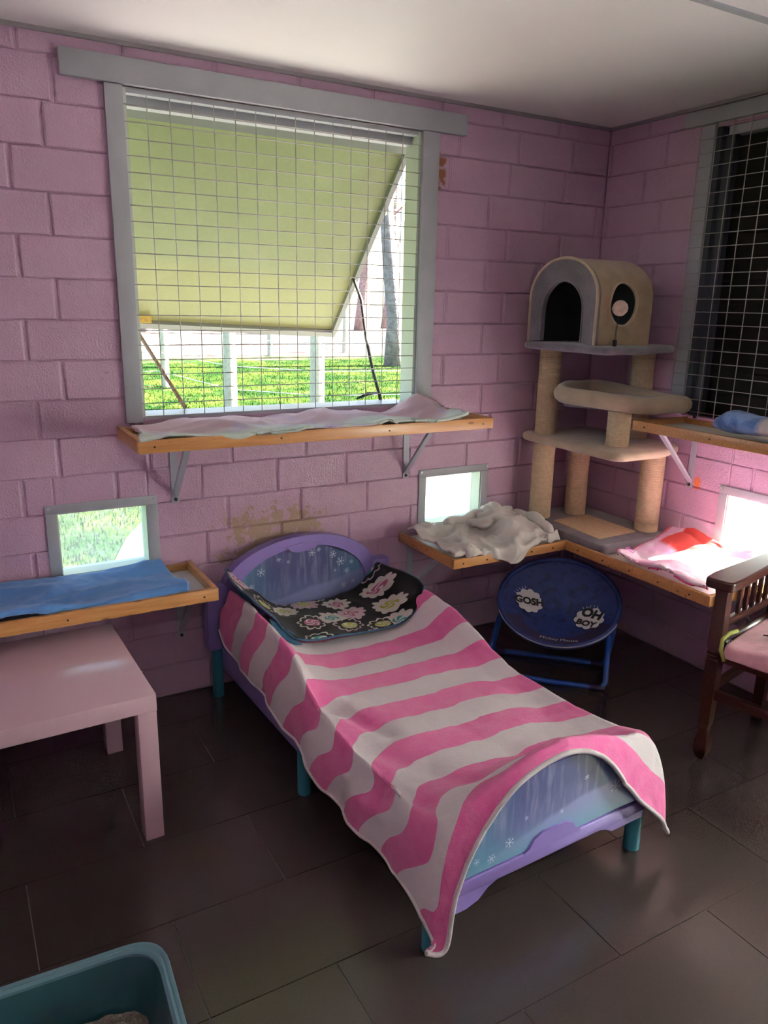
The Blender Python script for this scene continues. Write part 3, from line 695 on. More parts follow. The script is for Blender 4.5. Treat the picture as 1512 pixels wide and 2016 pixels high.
# snowflakes printed on the panels
def flake(mb, cx, cz, r, y, rot=0):
    for k in range(6):
        a = rot+k*PI/3; d = (math.cos(a), math.sin(a)); n = (-d[1], d[0]); w_ = r*.09
        mb.add([(cx+n[0]*w_, y, cz+n[1]*w_), (cx-n[0]*w_, y, cz-n[1]*w_), (cx+d[0]*r, y, cz+d[1]*r)], [(0, 1, 2)])
        for s in (-1, 1):
            q = (cx+d[0]*r*.5, cz+d[1]*r*.5); b = a+s*PI/4; e = (math.cos(b), math.sin(b)); m_ = (-e[1], e[0])
            mb.add([(q[0]+m_[0]*w_*.7, y, q[1]+m_[1]*w_*.7), (q[0]-m_[0]*w_*.7, y, q[1]-m_[1]*w_*.7), (q[0]+e[0]*r*.42, y, q[1]+e[1]*r*.42)], [(0, 1, 2)])
fl = MB()
for x, z, r in ((-.175, .475, .022), (-.10, .515, .012), (.045, .522, .018), (.075, .53, .012), (.14, .50, .020), (.175, .465, .024), (.205, .42, .016), (.225, .455, .012), (-.215, .42, .016), (-.06, .50, .009), (.19, .36, .018), (.235, .37, .012), (.15, .43, .008), (-.23, .36, .014)):
    flake(fl, x, z, r, yh-.0065, rnd.random())
fl.build('snowflake_print', M['flake'], bed)['kind'] = 'stuff'
fl = MB()
for x, z, r in ((.215, .265, .026), (.265, .245, .014), (-.15, .235, .018), (-.205, .212, .016), (-.25, .22, .012), (.02, .26, .008), (-.10, .285, .008), (.10, .33, .010), (.245, .29, .010)):
    flake(fl, x, z, r, yf-.0118, rnd.random())
fl.build('snowflake_print', M['flake'], bed)['kind'] = 'stuff'

# ---------------------------------------------------------------- striped blanket (world coordinates)
def st(y, L):
    return [(x, y+dy, z) for x, dy, z in L]
def normal_station(y, hem, rl, mid, rr, wl=0):
    xl = -1.884+.020*(-y-.1); xr = -1.158+.044*(-y-.1); cxx = (xl+xr)/2
    m = mid
    return [(xl-.014, y, hem), (xl-.008, y, hem+(rl-hem)*.45), (xl+.010, y, rl-.045), (xl+.030, y, rl), (xl+.062, y, m+(rl-m)*.80), (xl+.115, y, m+(rl-m)*.30), (xl+.22, y, m+.004),
            (cxx, y, m), (xr-.22, y, m+.004), (xr-.115, y, m+(rr-m)*.30), (xr-.062, y, m+(rr-m)*.80), (xr-.028, y, rr), (xr-.008, y, rr-.05), (xr+.006, y, rr*.5+.05), (xr+.012, y, .19)]
ctrl = [normal_station(-.14, .30, .448, .306, .424), normal_station(-.24, .235, .455, .306, .428), normal_station(-.40, .235, .458, .304, .430), normal_station(-.56, .222, .450, .303, .426),
        normal_station(-.70, .20, .425, .302, .400), normal_station(-.82, .178, .368, .301, .355), normal_station(-.94, .148, .322, .302, .330), normal_station(-1.08, .138, .310, .303, .322),
        normal_station(-1.22, .140, .312, .306, .322), normal_station(-1.34, .15, .325, .318, .332)]
ctrl.append([(-1.872, -1.43, .155), (-1.868, -1.43, .22), (-1.858, -1.43, .29), (-1.835, -1.43, .335), (-1.80, -1.43, .340), (-1.75, -1.43, .35), (-1.63, -1.44, .375), (-1.48, -1.44, .40), (-1.34, -1.43, .385), (-1.24, -1.43, .36), (-1.18, -1.425, .355), (-1.13, -1.42, .352), (-1.095, -1.42, .315), (-1.083, -1.42, .24), (-1.075, -1.42, .17)])
ctrl.append([(-1.868, -1.50, .13), (-1.862, -1.50, .20), (-1.852, -1.50, .28), (-1.83, -1.50, .345), (-1.80, -1.505, .362), (-1.75, -1.505, .390), (-1.63, -1.505, .435), (-1.48, -1.50, .462), (-1.34, -1.50, .440), (-1.24, -1.495, .400), (-1.18, -1.49, .380), (-1.13, -1.485, .362), (-1.092, -1.48, .315), (-1.072, -1.48, .22), (-1.066, -1.48, .13)])
ctrl.append([(-1.870, -1.545, .095), (-1.868, -1.542, .15), (-1.856, -1.54, .21), (-1.838, -1.538, .27), (-1.81, -1.537, .31), (-1.755, -1.536, .36), (-1.635, -1.534, .428), (-1.48, -1.528, .458), (-1.345, -1.526, .425), (-1.235, -1.525, .36), (-1.175, -1.522, .31), (-1.125, -1.52, .27), (-1.085, -1.515, .24), (-1.062, -1.51, .16), (-1.056, -1.51, .09)])
ctrl.append([(-1.878, -1.572, .078), (-1.862, -1.580, .062), (-1.838, -1.580, .072), (-1.820, -1.570, .15), (-1.795, -1.562, .225), (-1.745, -1.557, .318), (-1.635, -1.548, .415), (-1.48, -1.540, .447), (-1.355, -1.540, .400), (-1.255, -1.542, .285), (-1.195, -1.545, .215), (-1.14, -1.545, .165), (-1.10, -1.54, .125), (-1.072, -1.535, .085), (-1.055, -1.53, .06)])
def folds(u, v, p):
    e = .0
    e += .007*(ridge(p, 3.2, 3)-.30)*(.4+.6*min(1, abs(u-.5)*3))
    e += .004*(ridge(p, 9, 8)-.35)
    e += .022*math.exp(-((p.x+1.80)/.05)**2-((p.y+.86)/.05)**2)          # hump left
    # long crease lines
    for (x0, y0, x1, y1, a, wd) in ((-1.80, -.80, -1.70, -1.06, .016, .028), (-1.78, -1.10, -1.62, -1.42, .012, .04), (-1.45, -1.30, -1.20, -1.45, .010, .03), (-1.66, -.62, -1.40, -.60, .006, .025), (-1.86, -1.2, -1.80, -1.40, .014, .03)):
        dx, dy = x1-x0, y1-y0; t = max(0, min(1, ((p.x-x0)*dx+(p.y-y0)*dy)/(dx*dx+dy*dy))); d2 = (p.x-x0-dx*t)**2+(p.y-y0-dy*t)**2
        e += a*math.exp(-d2/wd**2)
    if u < .16: e += .012*math.sin(p.y*24+2)*(1-u/.16)
    return max(e, -.002)
def stripe_uv(vs, nu, nv):
    W = nu+1; arc = np.zeros((nv+1, W)); A = np.array([v[:] for v in vs]).reshape(nv+1, W, 3)
    d = np.linalg.norm(np.diff(A, axis=0), axis=2); arc[1:] = np.cumsum(d, axis=0); tot = arc[-1]
    n1 = arc/tot; n2 = 1-(tot-arc)/1.50
    v = .5*n1+.5*np.clip(n2, 0, 1)
    return [(i/nu, min(.9999, v[j, i])) for j in range(nv+1) for i in range(W)]
bl, bv, BW = surface('blanket', ctrl, 150, 210, M['stripe'], None, folds, .007, stripe_uv, 1)
tag(bl, 'pink and white striped plush blanket draped over the toddler bed', 'blanket')
def border(vs, W, which, nu, nv):
    if which == 'v1': return [vs[nv*W+i] for i in range(nu+1)]
    if which == 'u0': return [vs[j*W] for j in range(nv+1)]
    if which == 'u1': return [vs[j*W+nu] for j in range(nv+1)]
hem = MB().tube([p+Vector((0, .001, -.001)) for p in border(bv, BW, 'v1', 150, 210)], .0065, 8)
hem.build('hem', M['white_hem'], bl, smooth=True)
hem = MB().tube(border(bv, BW, 'u0', 150, 210)[::2], .005, 6); hem.build('hem', M['white_hem'], bl, smooth=True)

# floral throw over the pillow end
fc = [[(-1.868, -.125, .525), (-1.79, -.115, .445), (-1.66, -.11, .338), (-1.50, -.115, .327), (-1.37, -.112, .330), (-1.285, -.105, .362), (-1.240, -.105, .410), (-1.203, -.105, .440)],
      [(-1.872, -.19, .505), (-1.80, -.19, .435), (-1.69, -.19, .350), (-1.50, -.20, .327), (-1.36, -.20, .330), (-1.275, -.20, .358), (-1.225, -.20, .408), (-1.188, -.20, .446)],
      [(-1.866, -.27, .490), (-1.805, -.275, .428), (-1.70, -.28, .355), (-1.51, -.29, .326), (-1.36, -.29, .328), (-1.275, -.29, .353), (-1.215, -.29, .408), (-1.172, -.28, .448)],
      [(-1.845, -.34, .480), (-1.79, -.36, .420), (-1.71, -.37, .350), (-1.51, -.38, .325), (-1.36, -.38, .327), (-1.275, -.38, .345), (-1.21, -.375, .400), (-1.163, -.355, .446)],
      [(-1.797, -.405, .430), (-1.757, -.43, .375), (-1.70, -.455, .336), (-1.51, -.462, .324), (-1.36, -.465, .326), (-1.275, -.46, .335), (-1.215, -.445, .375), (-1.165, -.410, .432)]]
fo, fv, FW = surface('throw', fc, 90, 50, M['floral'], None, lambda u, v, p: -.008*(ridge(p, 5, 5)-.2)-.003, .006, lambda vs, nu, nv: [(p.x*.95-.0, (p.y+p.z*.6)*.95) for p in vs], -1)
tag(fo, 'black fleece throw with teal, yellow and cream flowers at the head of the bed', 'throw')
for wch in ('v1', 'u0', 'u1'):
    MB().tube([p+Vector((0, 0, .002)) for p in border(fv, FW, wch, 90, 50)][::2], .004, 8).build('edging', M['teal_fleece'], fo, smooth=True)
# folded under flap at the front left corner showing the teal back
fl_c = [[(-1.80, -.402, .425), (-1.765, -.415, .400), (-1.72, -.43, .365)], [(-1.795, -.425, .395), (-1.765, -.437, .37), (-1.715, -.448, .345)], [(-1.765, -.44, .352), (-1.735, -.46, .340), (-1.70, -.462, .332)]]
surface('folded_flap', fl_c, 16, 16, M['teal_fleece'], fo, None, .005)

# ---------------------------------------------------------------- towels on the shelves
def edge_noise(p, a=.01, sc=6, seed=0): return Vector((a*noise.noise(Vector((p[0]*sc, p[1]*sc, seed))), a*noise.noise(Vector((p[0]*sc+9, p[1]*sc, seed))), 0))
# pastel towel on the long shelf
zt = 1.066
pc = []
for v, y, zz in ((0, -.338, .0), (.12, -.325, .016), (.35, -.25, .006), (.6, -.16, .012), (.82, -.07, .028), (1, -.022, .020)):
    row = []
    for i in range(12):
        f = i/11; x = -2.165+1.235*f+(-.02 if v < .2 else .02*v); z = zt-.022+zz+.012*math.sin(f*17+v*5)*(1 if 0 < v < 1 else .6)
        if v < .1: z = zt-.004+.008*abs(math.sin(f*9))
        if f > .93 and v < .5: z += .030
        if f > .82 and v > .7: z += .035*math.sin((f-.82)/.18*PI)
        row.append((x, y+.012*math.sin(f*11+v*3), z))
    pc.append(row)
o, v_, W_ = surface('pastel_towel', pc, 170, 50, M['pastel'], None, lambda u, v, p: .010*(ridge(p, 8, 2)-.3)+.010*(ridge((p.x*.35, p.y*1.6, p.z), 9, 4)-.3), .007)
tag(o, 'pastel green and pink towel spread on the shelf under the big mesh window', 'towel')
# blue towel on lower left shelf
bc = []
for v, y, zz in ((0, -.306, .022), (.10, -.300, .030), (.4, -.22, .018), (.7, -.12, .022), (1, -.03, .034)):
    row = []
    for i in range(10):
        f = i/9; x = -3.30+1.265*f-(.06*abs(v-.35) if f > .8 else 0); row.append((x, y-.02*(f > .9)*(1-v), .520+zz+.010*math.sin(f*13+v*7)))
    bc.append(row)
o, v_, W_ = surface('blue_towel', bc, 150, 50, M['blue_towel'], None, lambda u, v, p: .014*(ridge((p.x*.45, p.y*1.5, p.z), 7, 1)-.25)+.004*(ridge(p, 18, 2)-.3), .007)
tag(o, 'plain blue towel laid along the shelf above the pink table', 'towel')
# white fleece on the corner shelf
wc = []
for v, y, z in ((0, -.462, .470), (.08, -.448, .520), (.2, -.40, .545), (.45, -.28, .535), (.7, -.16, .540), (.85, -.10, .565), (1, -.06, .555)):
    row = []
    for i in range(10):
        f = i/9; x = -1.035+.53*f; yy = y; zz = z
        if v < .1:
            if f < .35: zz = .548-.01*f; yy = -.40+f*-.07
            if f > .70: zz = .550; yy = -.415
            if .35 <= f <= .7: zz = .548-(.07 if v == 0 else .02)*math.sin((f-.35)/.35*PI); yy = -.43-.012*math.sin((f-.35)/.35*PI)
            if v == 0 and .2 < f < .4: zz -= .045*(1-abs(f-.3)/.1)
        if f > .55 and .4 < v < .9: zz += .045*math.sin((f-.55)/.45*PI)
        if f > .9: zz += .012
        row.append((x, yy, zz))
    wc.append(row)
o, v_, W_ = surface('white_blanket', wc, 120, 70, M['white_fleece'], None, lambda u, v, p: .026*(ridge((p.x*.7+p.y*.5, p.y-p.x*.4, p.z), 7, 6)-.2)+.012*(ridge(p, 13, 3)-.3), .008)
tag(o, 'rumpled white fleece blanket on the left arm of the corner shelf', 'blanket')
for q0, q1, q2, rr_ in (((-.86, -.10, .565), (-.66, -.075, .60), (-.50, -.14, .57), .026), ((-.50, -.12, .575), (-.47, -.26, .60), (-.515, -.37, .555), .025), ((-.78, -.16, .57), (-.66, -.21, .605), (-.54, -.24, .575), .021)):
    q0, q1, q2 = Vector(q0), Vector(q1), Vector(q2); pts = [q0*(1-t)**2+q1*2*t*(1-t)+q2*t*t for t in [k/22 for k in range(23)]]
    pts = [p_+Vector((0, .010*math.sin(k*.9), .007*math.sin(k*.7+1))) for k, p_ in enumerate(pts)]
    MB().tube(pts, [rr_*(.8+.25*noise.noise(Vector((k*.3, rr_*90, 0)))+.2*math.sin(PI*k/22)) for k in range(23)], 14).build('rolled_fold', M['white_fleece'], o, smooth=True)
# pink towel on the right arm
kc = []
for v, x, z in ((0, -.445, .546), (.08, -.44, .556), (.3, -.34, .542), (.6, -.22, .545), (.85, -.10, .570), (1, -.045, .585)):
    row = []
    for i in range(9):
        f = i/8; y = -.60-.51*f-(.10*(1-v) if f < .2 else 0)*(1-f*5 if f < .2 else 0); xx = x
        zz = z+.008*math.sin(f*12+v*4)
        if v > .5 and f < .35: zz += .022*math.sin(f/.35*PI)
        row.append((xx, y, zz))
    kc.append(row)
o, v_, W_ = surface('pink_towel', kc, 110, 60, M['pink_towel'], None, lambda u, v, p: -(.012*(ridge(p, 6, 9)-.3)+.003*(ridge(p, 20, 2)-.3))+.004, .007, None, -1)
tag(o, 'pink towel with a red corner lying on the right arm of the corner shelf', 'towel')
PT = np.array([q[:] for q in v_])
def on_towel(cx, cy, rx, ry):
    def fn(x, y):
        X_, Y_ = cx+rx[0]*x+ry[0]*y, cy+rx[1]*x+ry[1]*y; k = int(np.argmin((PT[:, 0]-X_)**2+(PT[:, 1]-Y_)**2)); return Vector((X_, Y_, PT[k, 2]+.0095))
    return fn
M['mauve'] = mat('mauve_print', (.48, .13, .42), .9)
# blue plush roll on the right upper shelf
plc = []
for j in range(13):
    a = j/12*2*PI
    row = []
    for i in range(9):
        f = i/8; y = -.900-.62*f; r = .036*(1 if 0 < i < 8 else .55); cx = -.235-.05*math.sin(f*3); row.append((cx+1.7*r*math.cos(a), y+.015*(i == 0)*math.cos(a), 1.074+r*.9+r*math.sin(a)*(.95+.15*math.sin(f*9))))
    plc.append(row)
o, v_, W_ = surface('plush_toy', plc, 60, 36, M['plush'], None, lambda u, v, p: .006*(ridge(p, 9, 4)-.3), 0)
tag(o, 'blue plush roll with a white end on the shelf under the dark window', 'plush toy')
MB().sphere((-.335, -1.245, 1.112), .021, 14, 10).build('black_spot', M['ink'], o, smooth=True)
plc2 = [[(-.16+.028*math.cos(j/12*2*PI), -1.02-.5*i/5, 1.085+.028*math.sin(j/12*2*PI)+.01*i/5) for i in range(6)] for j in range(13)]
surface('rear_roll', plc2, 30, 24, M['blue_towel'], o, lambda u, v, p: .004*(ridge(p, 9, 4)-.3), 0)

# ---------------------------------------------------------------- cat tree
ct = thing('cat_tree', 'tall beige and grey cat tree with sisal posts in the corner', 'cat tree', (-.26, -.32, .530))
CI = Matrix.Translation(-ct.location)
def cp(mb, name, m, **k):
    o = mb.build(name, M[m], ct, **k); o.matrix_parent_inverse = CI; return o
def rounded(poly, r, n=5):
    out = []; m = len(poly)
    for i in range(m):
        p0, p1, p2 = Vector(poly[i-1]), Vector(poly[i]), Vector(poly[(i+1) % m]); a = (p0-p1).normalized()*min(r, (p0-p1).length*.45); b = (p2-p1).normalized()*min(r, (p2-p1).length*.45)
        for k in range(n+1):
            t = k/n; q = (p1+a)*(1-t)**2+p1*2*t*(1-t)+(p1+b)*t*t; out.append((q.x, q.y))
    return out
def slab(poly, z0, z1, r=.05, edge=.012):
    base = rounded(poly, r); c = Vector((sum(p[0] for p in base)/len(base), sum(p[1] for p in base)/len(base)))
    mb = MB(); n = len(base); prof = [(edge, 0), (edge*.3, .12), (0, .35), (0, .65), (edge*.3, .88), (edge, 1)]
    vs = []
    for off, h in prof:
        for p in base:
            d = (Vector(p)-c); q = c+d*(1-off/max(d.length, .01)); vs.append((q.x, q.y, z0+(z1-z0)*h))
    fs = [(i*n+k, i*n+(k+1) % n, (i+1)*n+(k+1) % n, (i+1)*n+k) for i in range(len(prof)-1) for k in range(n)]
    fs += [tuple(range(n))[::-1], tuple((len(prof)-1)*n+k for k in range(n))]
    return mb.add(vs, fs)
def sisal(x, y, z0, z1, r):
    n = int((z1-z0)/.0072); prof = []
    for i in range(n):
        for k in range(4): prof.append((r+.0028*math.sin(PI*(k+.5)/4), z0+(z1-z0)*(i+(k+.5)/4)/n))
    return MB().lathe([(r, z0)]+prof+[(r, z1)], 22, (x, y, 0))
cp(slab([(-.435, -.025), (-.022, -.025), (-.022, -.60), (-.435, -.60)], .507, .552, .03), 'base', 'grey_plush', auto=50)
cp(MB().prism(rounded([(-.375, -.52), (-.355, -.215), (-.14, -.205), (-.145, -.51)], .01), .5515, .5555, 'z'), 'scratch_pad', 'pad')
for (x, y, z0, z1, r) in ((-.360, -.125, .552, .906, .047), (-.170, -.155, .552, .906, .046), (-.082, -.505, .552, .906, .048), (-.362, -.125, .940, 1.314, .046), (-.060, -.375, .940, 1.314, .046), (-.305, -.50, .940, 1.085, .045)):
    cp(sisal(x, y, z0, z1, r), 'sisal_post', 'sisal', smooth=True)
cp(slab([(-.435, -.028), (-.025, -.028), (-.022, -.595), (-.20, -.655), (-.445, -.645)], .906, .941, .055), 'middle_platform', 'light_plush', auto=50)
cp(slab([(-.495, -.085), (-.03, -.075), (-.030, -.515), (-.30, -.585), (-.50, -.585)], 1.314, 1.345, .03), 'top_platform', 'grey_plush', auto=50)
# lounge tray with a bolster rim
tp = [(-.465, -.30), (-.36, -.50), (-.24, -.625), (-.10, -.645), (-.065, -.60), (-.155, -.32), (-.20, -.21), (-.34, -.235)]
tr = rounded(tp, .07, 6)
cp(MB().prism([(-.265+(a+.265)*.95, -.43+(b_+.43)*.95) for a, b_ in tr], 1.088, 1.1355, 'z'), 'tray_floor', 'grey_plush')
rim = []
for p in tr:
    d = 1.118+.034*max(0, min(1, (p[1]+.50)/.3)); rim.append((p[0], p[1], d+.004*math.sin(p[0]*30)))
tc = cp(MB().tube(rim, .035, 12, closed=True), 'bolster', 'light_plush', smooth=True)
# arched house
def house_arch(y0, y1, z0, zs, zt, n=22):
    c = (y0+y1)/2; w_ = (y1-y0)/2; return [(y0, z0)]+[(c-w_*math.cos(PI*i/n), zs+(zt-zs)*math.sin(PI*i/n)) for i in range(n+1)]+[(y1, z0)]
OA = house_arch(-.500, -.112, 1.346, 1.525, 1.678); IA = house_arch(-.488, -.124, 1.346, 1.525, 1.666); DA = house_arch(-.426, -.188, 1.352, 1.47, 1.590)
def arch_in(c):
    return (abs(c.y+.306) < .186) if c.z < 1.525 else ((c.y+.306)/.188)**2+((c.z-1.525)/.147)**2 < 1.0
shellm = MB().ring(OA, IA, -.468, -.185, 'x', closed=False).mesh('house_shell', M['beige_plush'])
tmp = bpy.data.objects.new('tmp', shellm); COL.objects.link(tmp)
cutm = MB().tube([(-.345, -.60, 1.503), (-.345, -.40, 1.503)], 1.0, 32).mesh('cut', M['black'])
for v in cutm.vertices: v.co.x = -.345+(v.co.x+.345)*.074; v.co.z = 1.503+(v.co.z-1.503)*.082
cut = bpy.data.objects.new('cut', cutm); COL.objects.link(cut)
bmod = tmp.modifiers.new('b', 'BOOLEAN'); bmod.operation = 'DIFFERENCE'; bmod.object = cut; bmod.solver = 'EXACT'
bpy.context.view_layer.update()
baked = bpy.data.meshes.new_from_object(tmp.evaluated_get(bpy.context.evaluated_depsgraph_get()))
bpy.data.objects.remove(tmp); bpy.data.objects.remove(cut)
baked.polygons.foreach_set('use_smooth', [True]*len(baked.polygons)); baked.set_sharp_from_angle(angle=math.radians(40))
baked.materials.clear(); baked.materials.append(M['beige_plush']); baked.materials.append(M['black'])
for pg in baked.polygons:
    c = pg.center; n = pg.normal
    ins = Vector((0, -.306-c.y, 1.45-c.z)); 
    if abs(n.x) < .5 and n.dot(ins) > 0 and arch_in(c): pg.material_index = 1  # inner faces coloured black to stand in for shade inside the house
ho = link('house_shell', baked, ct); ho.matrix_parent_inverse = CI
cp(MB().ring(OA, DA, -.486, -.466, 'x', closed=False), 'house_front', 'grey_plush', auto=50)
cp(MB().prism(IA, -.20, -.186, 'x'), 'house_back', 'black')  # black sheet standing in for the shade at the far end
cp(MB().tube([(-.486, a, b) for a, b in OA], .006, 8), 'front_edging', 'light_plush', smooth=True)
cp(MB().tube([(-.486, a, b) for a, b in DA], .004, 8), 'door_edging', 'grey_plush', smooth=True)
holep = [(-.345+.074*math.cos(2*PI*i/32), 1.503+.082*math.sin(2*PI*i/32)) for i in range(32)]
def arch_y(z):
    return -.500 if z < 1.525 else -.306-.194*math.sqrt(max(0, 1-((z-1.525)/.153)**2))
cp(MB().tube([(x, arch_y(z)-.001, z) for x, z in holep], .0045, 8, closed=True), 'hole_edging', 'light_plush', smooth=True)
cp(MB().box((-.425, -.550, 1.345), (-.413, -.538, 1.370), .002), 'spring_socket', 'ink')
sp = [(-.419+.0035*math.cos(i*.9)+.006*i/90, -.544+.0035*math.sin(i*.9), 1.368+.10*i/90) for i in range(90)]
cp(MB().tube(sp, .0011, 5), 'spring', 'screw', smooth=True)
cp(MB().sphere((-.410, -.546, 1.488), .029, 28, 18, .10), 'pompom', 'pom', smooth=True)

# ---------------------------------------------------------------- saucer chair
fc_ = thing('saucer_chair', 'round blue folding saucer chair with speech bubble prints under the corner shelf', 'chair', (-.62, -.52, 0))
FI = Matrix.Translation(-fc_.location)
D0 = Vector((-.588, -.537, .318)); fwd = Vector((-.707, -.707, 0)); sd = Vector((.707, -.707, 0))     # sd: right as seen from the front
tl = math.radians(56); N_ = fwd*math.cos(tl)+Vector((0, 0, 1))*math.sin(tl); U_ = sd.cross(N_)*-1
U_ = N_.cross(sd); U_ = U_ if U_.z > 0 else -U_
RX, RY, DP = .243, .215, .085
def dish(a, b, off=0):    # a right, b up, in disc units (1 = rim)
    r2_ = min(1.0, a*a+b*b); p = D0+sd*(a*RX)+U_*(b*RY)-N_*(DP*(1-r2_)); return p+N_*off
vs = []; fs = []; NR, NA = 16, 56
for i in range(NR+1):
    for k in range(NA):
        r = i/NR; t = 2*PI*k/NA; vs.append(dish(r*math.cos(t), r*math.sin(t), .004*noise.noise(Vector((r*6*math.cos(t), r*6*math.sin(t), 2)))))
for i in range(NR):
    for k in range(NA): fs.append((i*NA+k, (i+1)*NA+k, (i+1)*NA+(k+1) % NA, i*NA+(k+1) % NA))
def fp(o): o.matrix_parent_inverse = FI; return o
mbd = MB().add(vs, fs); od = fp(mbd.build('seat', M['chair_blue'], fc_, smooth=True)); od.modifiers.new('thick', 'SOLIDIFY').thickness = .014
fp(MB().tube([dish(math.cos(2*PI*k/64), math.sin(2*PI*k/64), .003) for k in range(64)], .0095, 8, closed=True).build('rim', M['chair_blue'], fc_, smooth=True))
fp(MB().tube([dish(1.035*math.cos(t), 1.035*math.sin(t), .006) for t in [PI*1.12+PI*.76*k/40 for k in range(41)]], .0035, 6).build('piping', M['piping'], fc_, smooth=True))
lip = MB(); lv = []
for j in range(6):
    for i in range(29):
        t = PI*1.13+PI*.74*i/28; r = .70+.285*j/5; lv.append(dish(r*math.cos(t), r*math.sin(t), .006))
lip.add(lv, [(j*29+i, j*29+i+1, (j+1)*29+i+1, (j+1)*29+i) for j in range(5) for i in range(28)]); fp(lip.build('front_panel', M['navy'], fc_, smooth=True))
def bubble(cx, cy, rx, ry, lobes, name='speech_bubble'):
    n = 72; mb = MB(); vs = [dish(cx, cy, .009)]
    for ring_ in range(1, 5):
        for k in range(n):
            t = 2*PI*k/n; rr = (.94+.17*abs(math.sin(t*lobes/2)))*ring_/4; vs.append(dish(cx+rx*rr*math.cos(t), cy+ry*rr*math.sin(t), .009))
    fs = [(0, 1+k, 1+(k+1) % n) for k in range(n)]
    for q in range(3):
        for k in range(n): fs.append((1+q*n+k, 1+(q+1)*n+k, 1+(q+1)*n+(k+1) % n, 1+q*n+(k+1) % n))
    mb.add(vs, fs)
    for k in range(5):       # little burst rays
        t = PI*.35+k*.22 if cx > 0 else PI*.62+k*.22; e = (math.cos(t), math.sin(t)); a1, a2 = 1.12, 1.36
        mb.add([dish(cx+rx*a1*math.cos(t-.03), cy+ry*a1*math.sin(t-.03), .009), dish(cx+rx*a1*math.cos(t+.03), cy+ry*a1*math.sin(t+.03), .009), dish(cx+rx*a2*e[0], cy+ry*a2*e[1], .009)], [(0, 1, 2)])
    return fp(mb.build(name, M['bubble'], fc_))
def text_mesh(txt, size, fn, name, m, parent, shear=0, bold=0, spacing=1):
    cu = bpy.data.curves.new('t', 'FONT'); cu.body = txt; cu.size = size; cu.align_x = 'CENTER'; cu.align_y = 'CENTER'; cu.resolution_u = 3; cu.offset = bold; cu.space_character = spacing
    to = bpy.data.objects.new('t', cu); COL.objects.link(to); bpy.context.view_layer.update()
    me = bpy.data.meshes.new_from_object(to.evaluated_get(bpy.context.evaluated_depsgraph_get())); bpy.data.objects.remove(to)
    for v in me.vertices: v.co = fn(v.co.x, v.co.y)
    me.materials.clear(); me.materials.append(m); me.name = name
    return link(name, me, parent)
def on_dish(cx, cy, rot, wave=0):
    c, s = math.cos(rot), math.sin(rot)
    return lambda x, y: dish(cx+(x*c-y*s)/RX, cy+(x*s+y*c)/RY, .0115)
bubble(-.50, .10, .215, .235, 10); bubble(.52, -.16, .225, .245, 9)
fp(text_mesh('GOSH', .043, on_dish(-.50, .09, .12), 'lettering', M['ink'], fc_, bold=.0022))
fp(text_mesh('OH', .056, on_dish(.56, -.06, -.45), 'lettering', M['ink'], fc_, bold=.003))
fp(text_mesh('BOY', .040, on_dish(.47, -.28, -.38), 'lettering', M['ink'], fc_, bold=.002))
fp(text_mesh('Mickey Mouse', .026, on_dish(.06, -.80, -.03), 'lettering', M['bubble'], fc_))
text_mesh('E', .085, on_towel(-.385, -.70, (.45, -.89), (.89, .45)), 'lettering', M['mauve'], bpy.data.objects['pink_towel'])
# frame: two crossing U tubes
F1 = Vector((-.522, -.768, .013)); F2 = F1+Vector((-.345, .345, 0))
B1 = Vector((-.36, -.61, .013)); B2 = B1+Vector((-.345, .345, 0))
topb = [dish(.86, .55, -.02), dish(-.86, .55, -.02)]; topf = [dish(.93, -.30, -.024), dish(-.93, -.30, -.024)]
def utube(a, b, ta, tb_):
    return [ta, a+(ta-a)*.06, a+(b-a)*.03, a+(b-a)*.06, b+(a-b)*.06, b+(a-b)*.03, b+(tb_-b)*.06, tb_]
fp(MB().tube(utube(F1, F2, topb[0], topb[1]), .0115, 12).build('front_frame', M['blue_metal'], fc_, smooth=True))
fp(MB().tube(utube(B1, B2, topf[0], topf[1]), .0115, 12).build('rear_frame', M['blue_metal'], fc_, smooth=True))
for p, q in ((F1, F2), (F2, F1), (B1, B2), (B2, B1)):
    d = (q-p).normalized(); fp(MB().tube([p+d*.0, p+d*.06], .0135, 10).build('foot_cap', M['navy'], fc_, smooth=True))

# ---------------------------------------------------------------- dark wooden armchair
ac_a = Vector((.98, .2, 0)).normalized(); ang = math.atan2(ac_a.y, ac_a.x)
ac = thing('armchair', 'dark wooden armchair with spindles under its arms at the right edge', 'armchair', (-.575, -1.268, 0), ang)
# local: x = along the arm (towards the back), y: +y is the inner corner side, seat extends to -y
CW, CD = .56, .44
def sqleg(x, y, prof, n=4):
    vs = []
    for z, w_ in prof: vs += [(x-w_, y-w_, z), (x+w_, y-w_, z), (x+w_, y+w_, z), (x-w_, y+w_, z)]
    m = len(prof); fs = [(i*4+k, i*4+(k+1) % 4, (i+1)*4+(k+1) % 4, (i+1)*4+k) for i in range(m-1) for k in range(4)]+[(3, 2, 1, 0), tuple((m-1)*4+k for k in range(4))]
    return MB().add(vs, fs)
LP = [(0, .006), (.006, .012), (.03, .020), (.05, .0225), (.075, .020), (.10, .0145), (.125, .0135), (.13, .016), (.145, .018), (.30, .0205), (.375, .0205), (.377, .0185), (.381, .0185), (.383, .0205), (.390, .0205), (.392, .0185), (.396, .0185), (.398, .0205), (.405, .0205), (.407, .0185), (.411, .0185), (.413, .0215), (.44, .0215), (.60, .019), (.628, .022)]
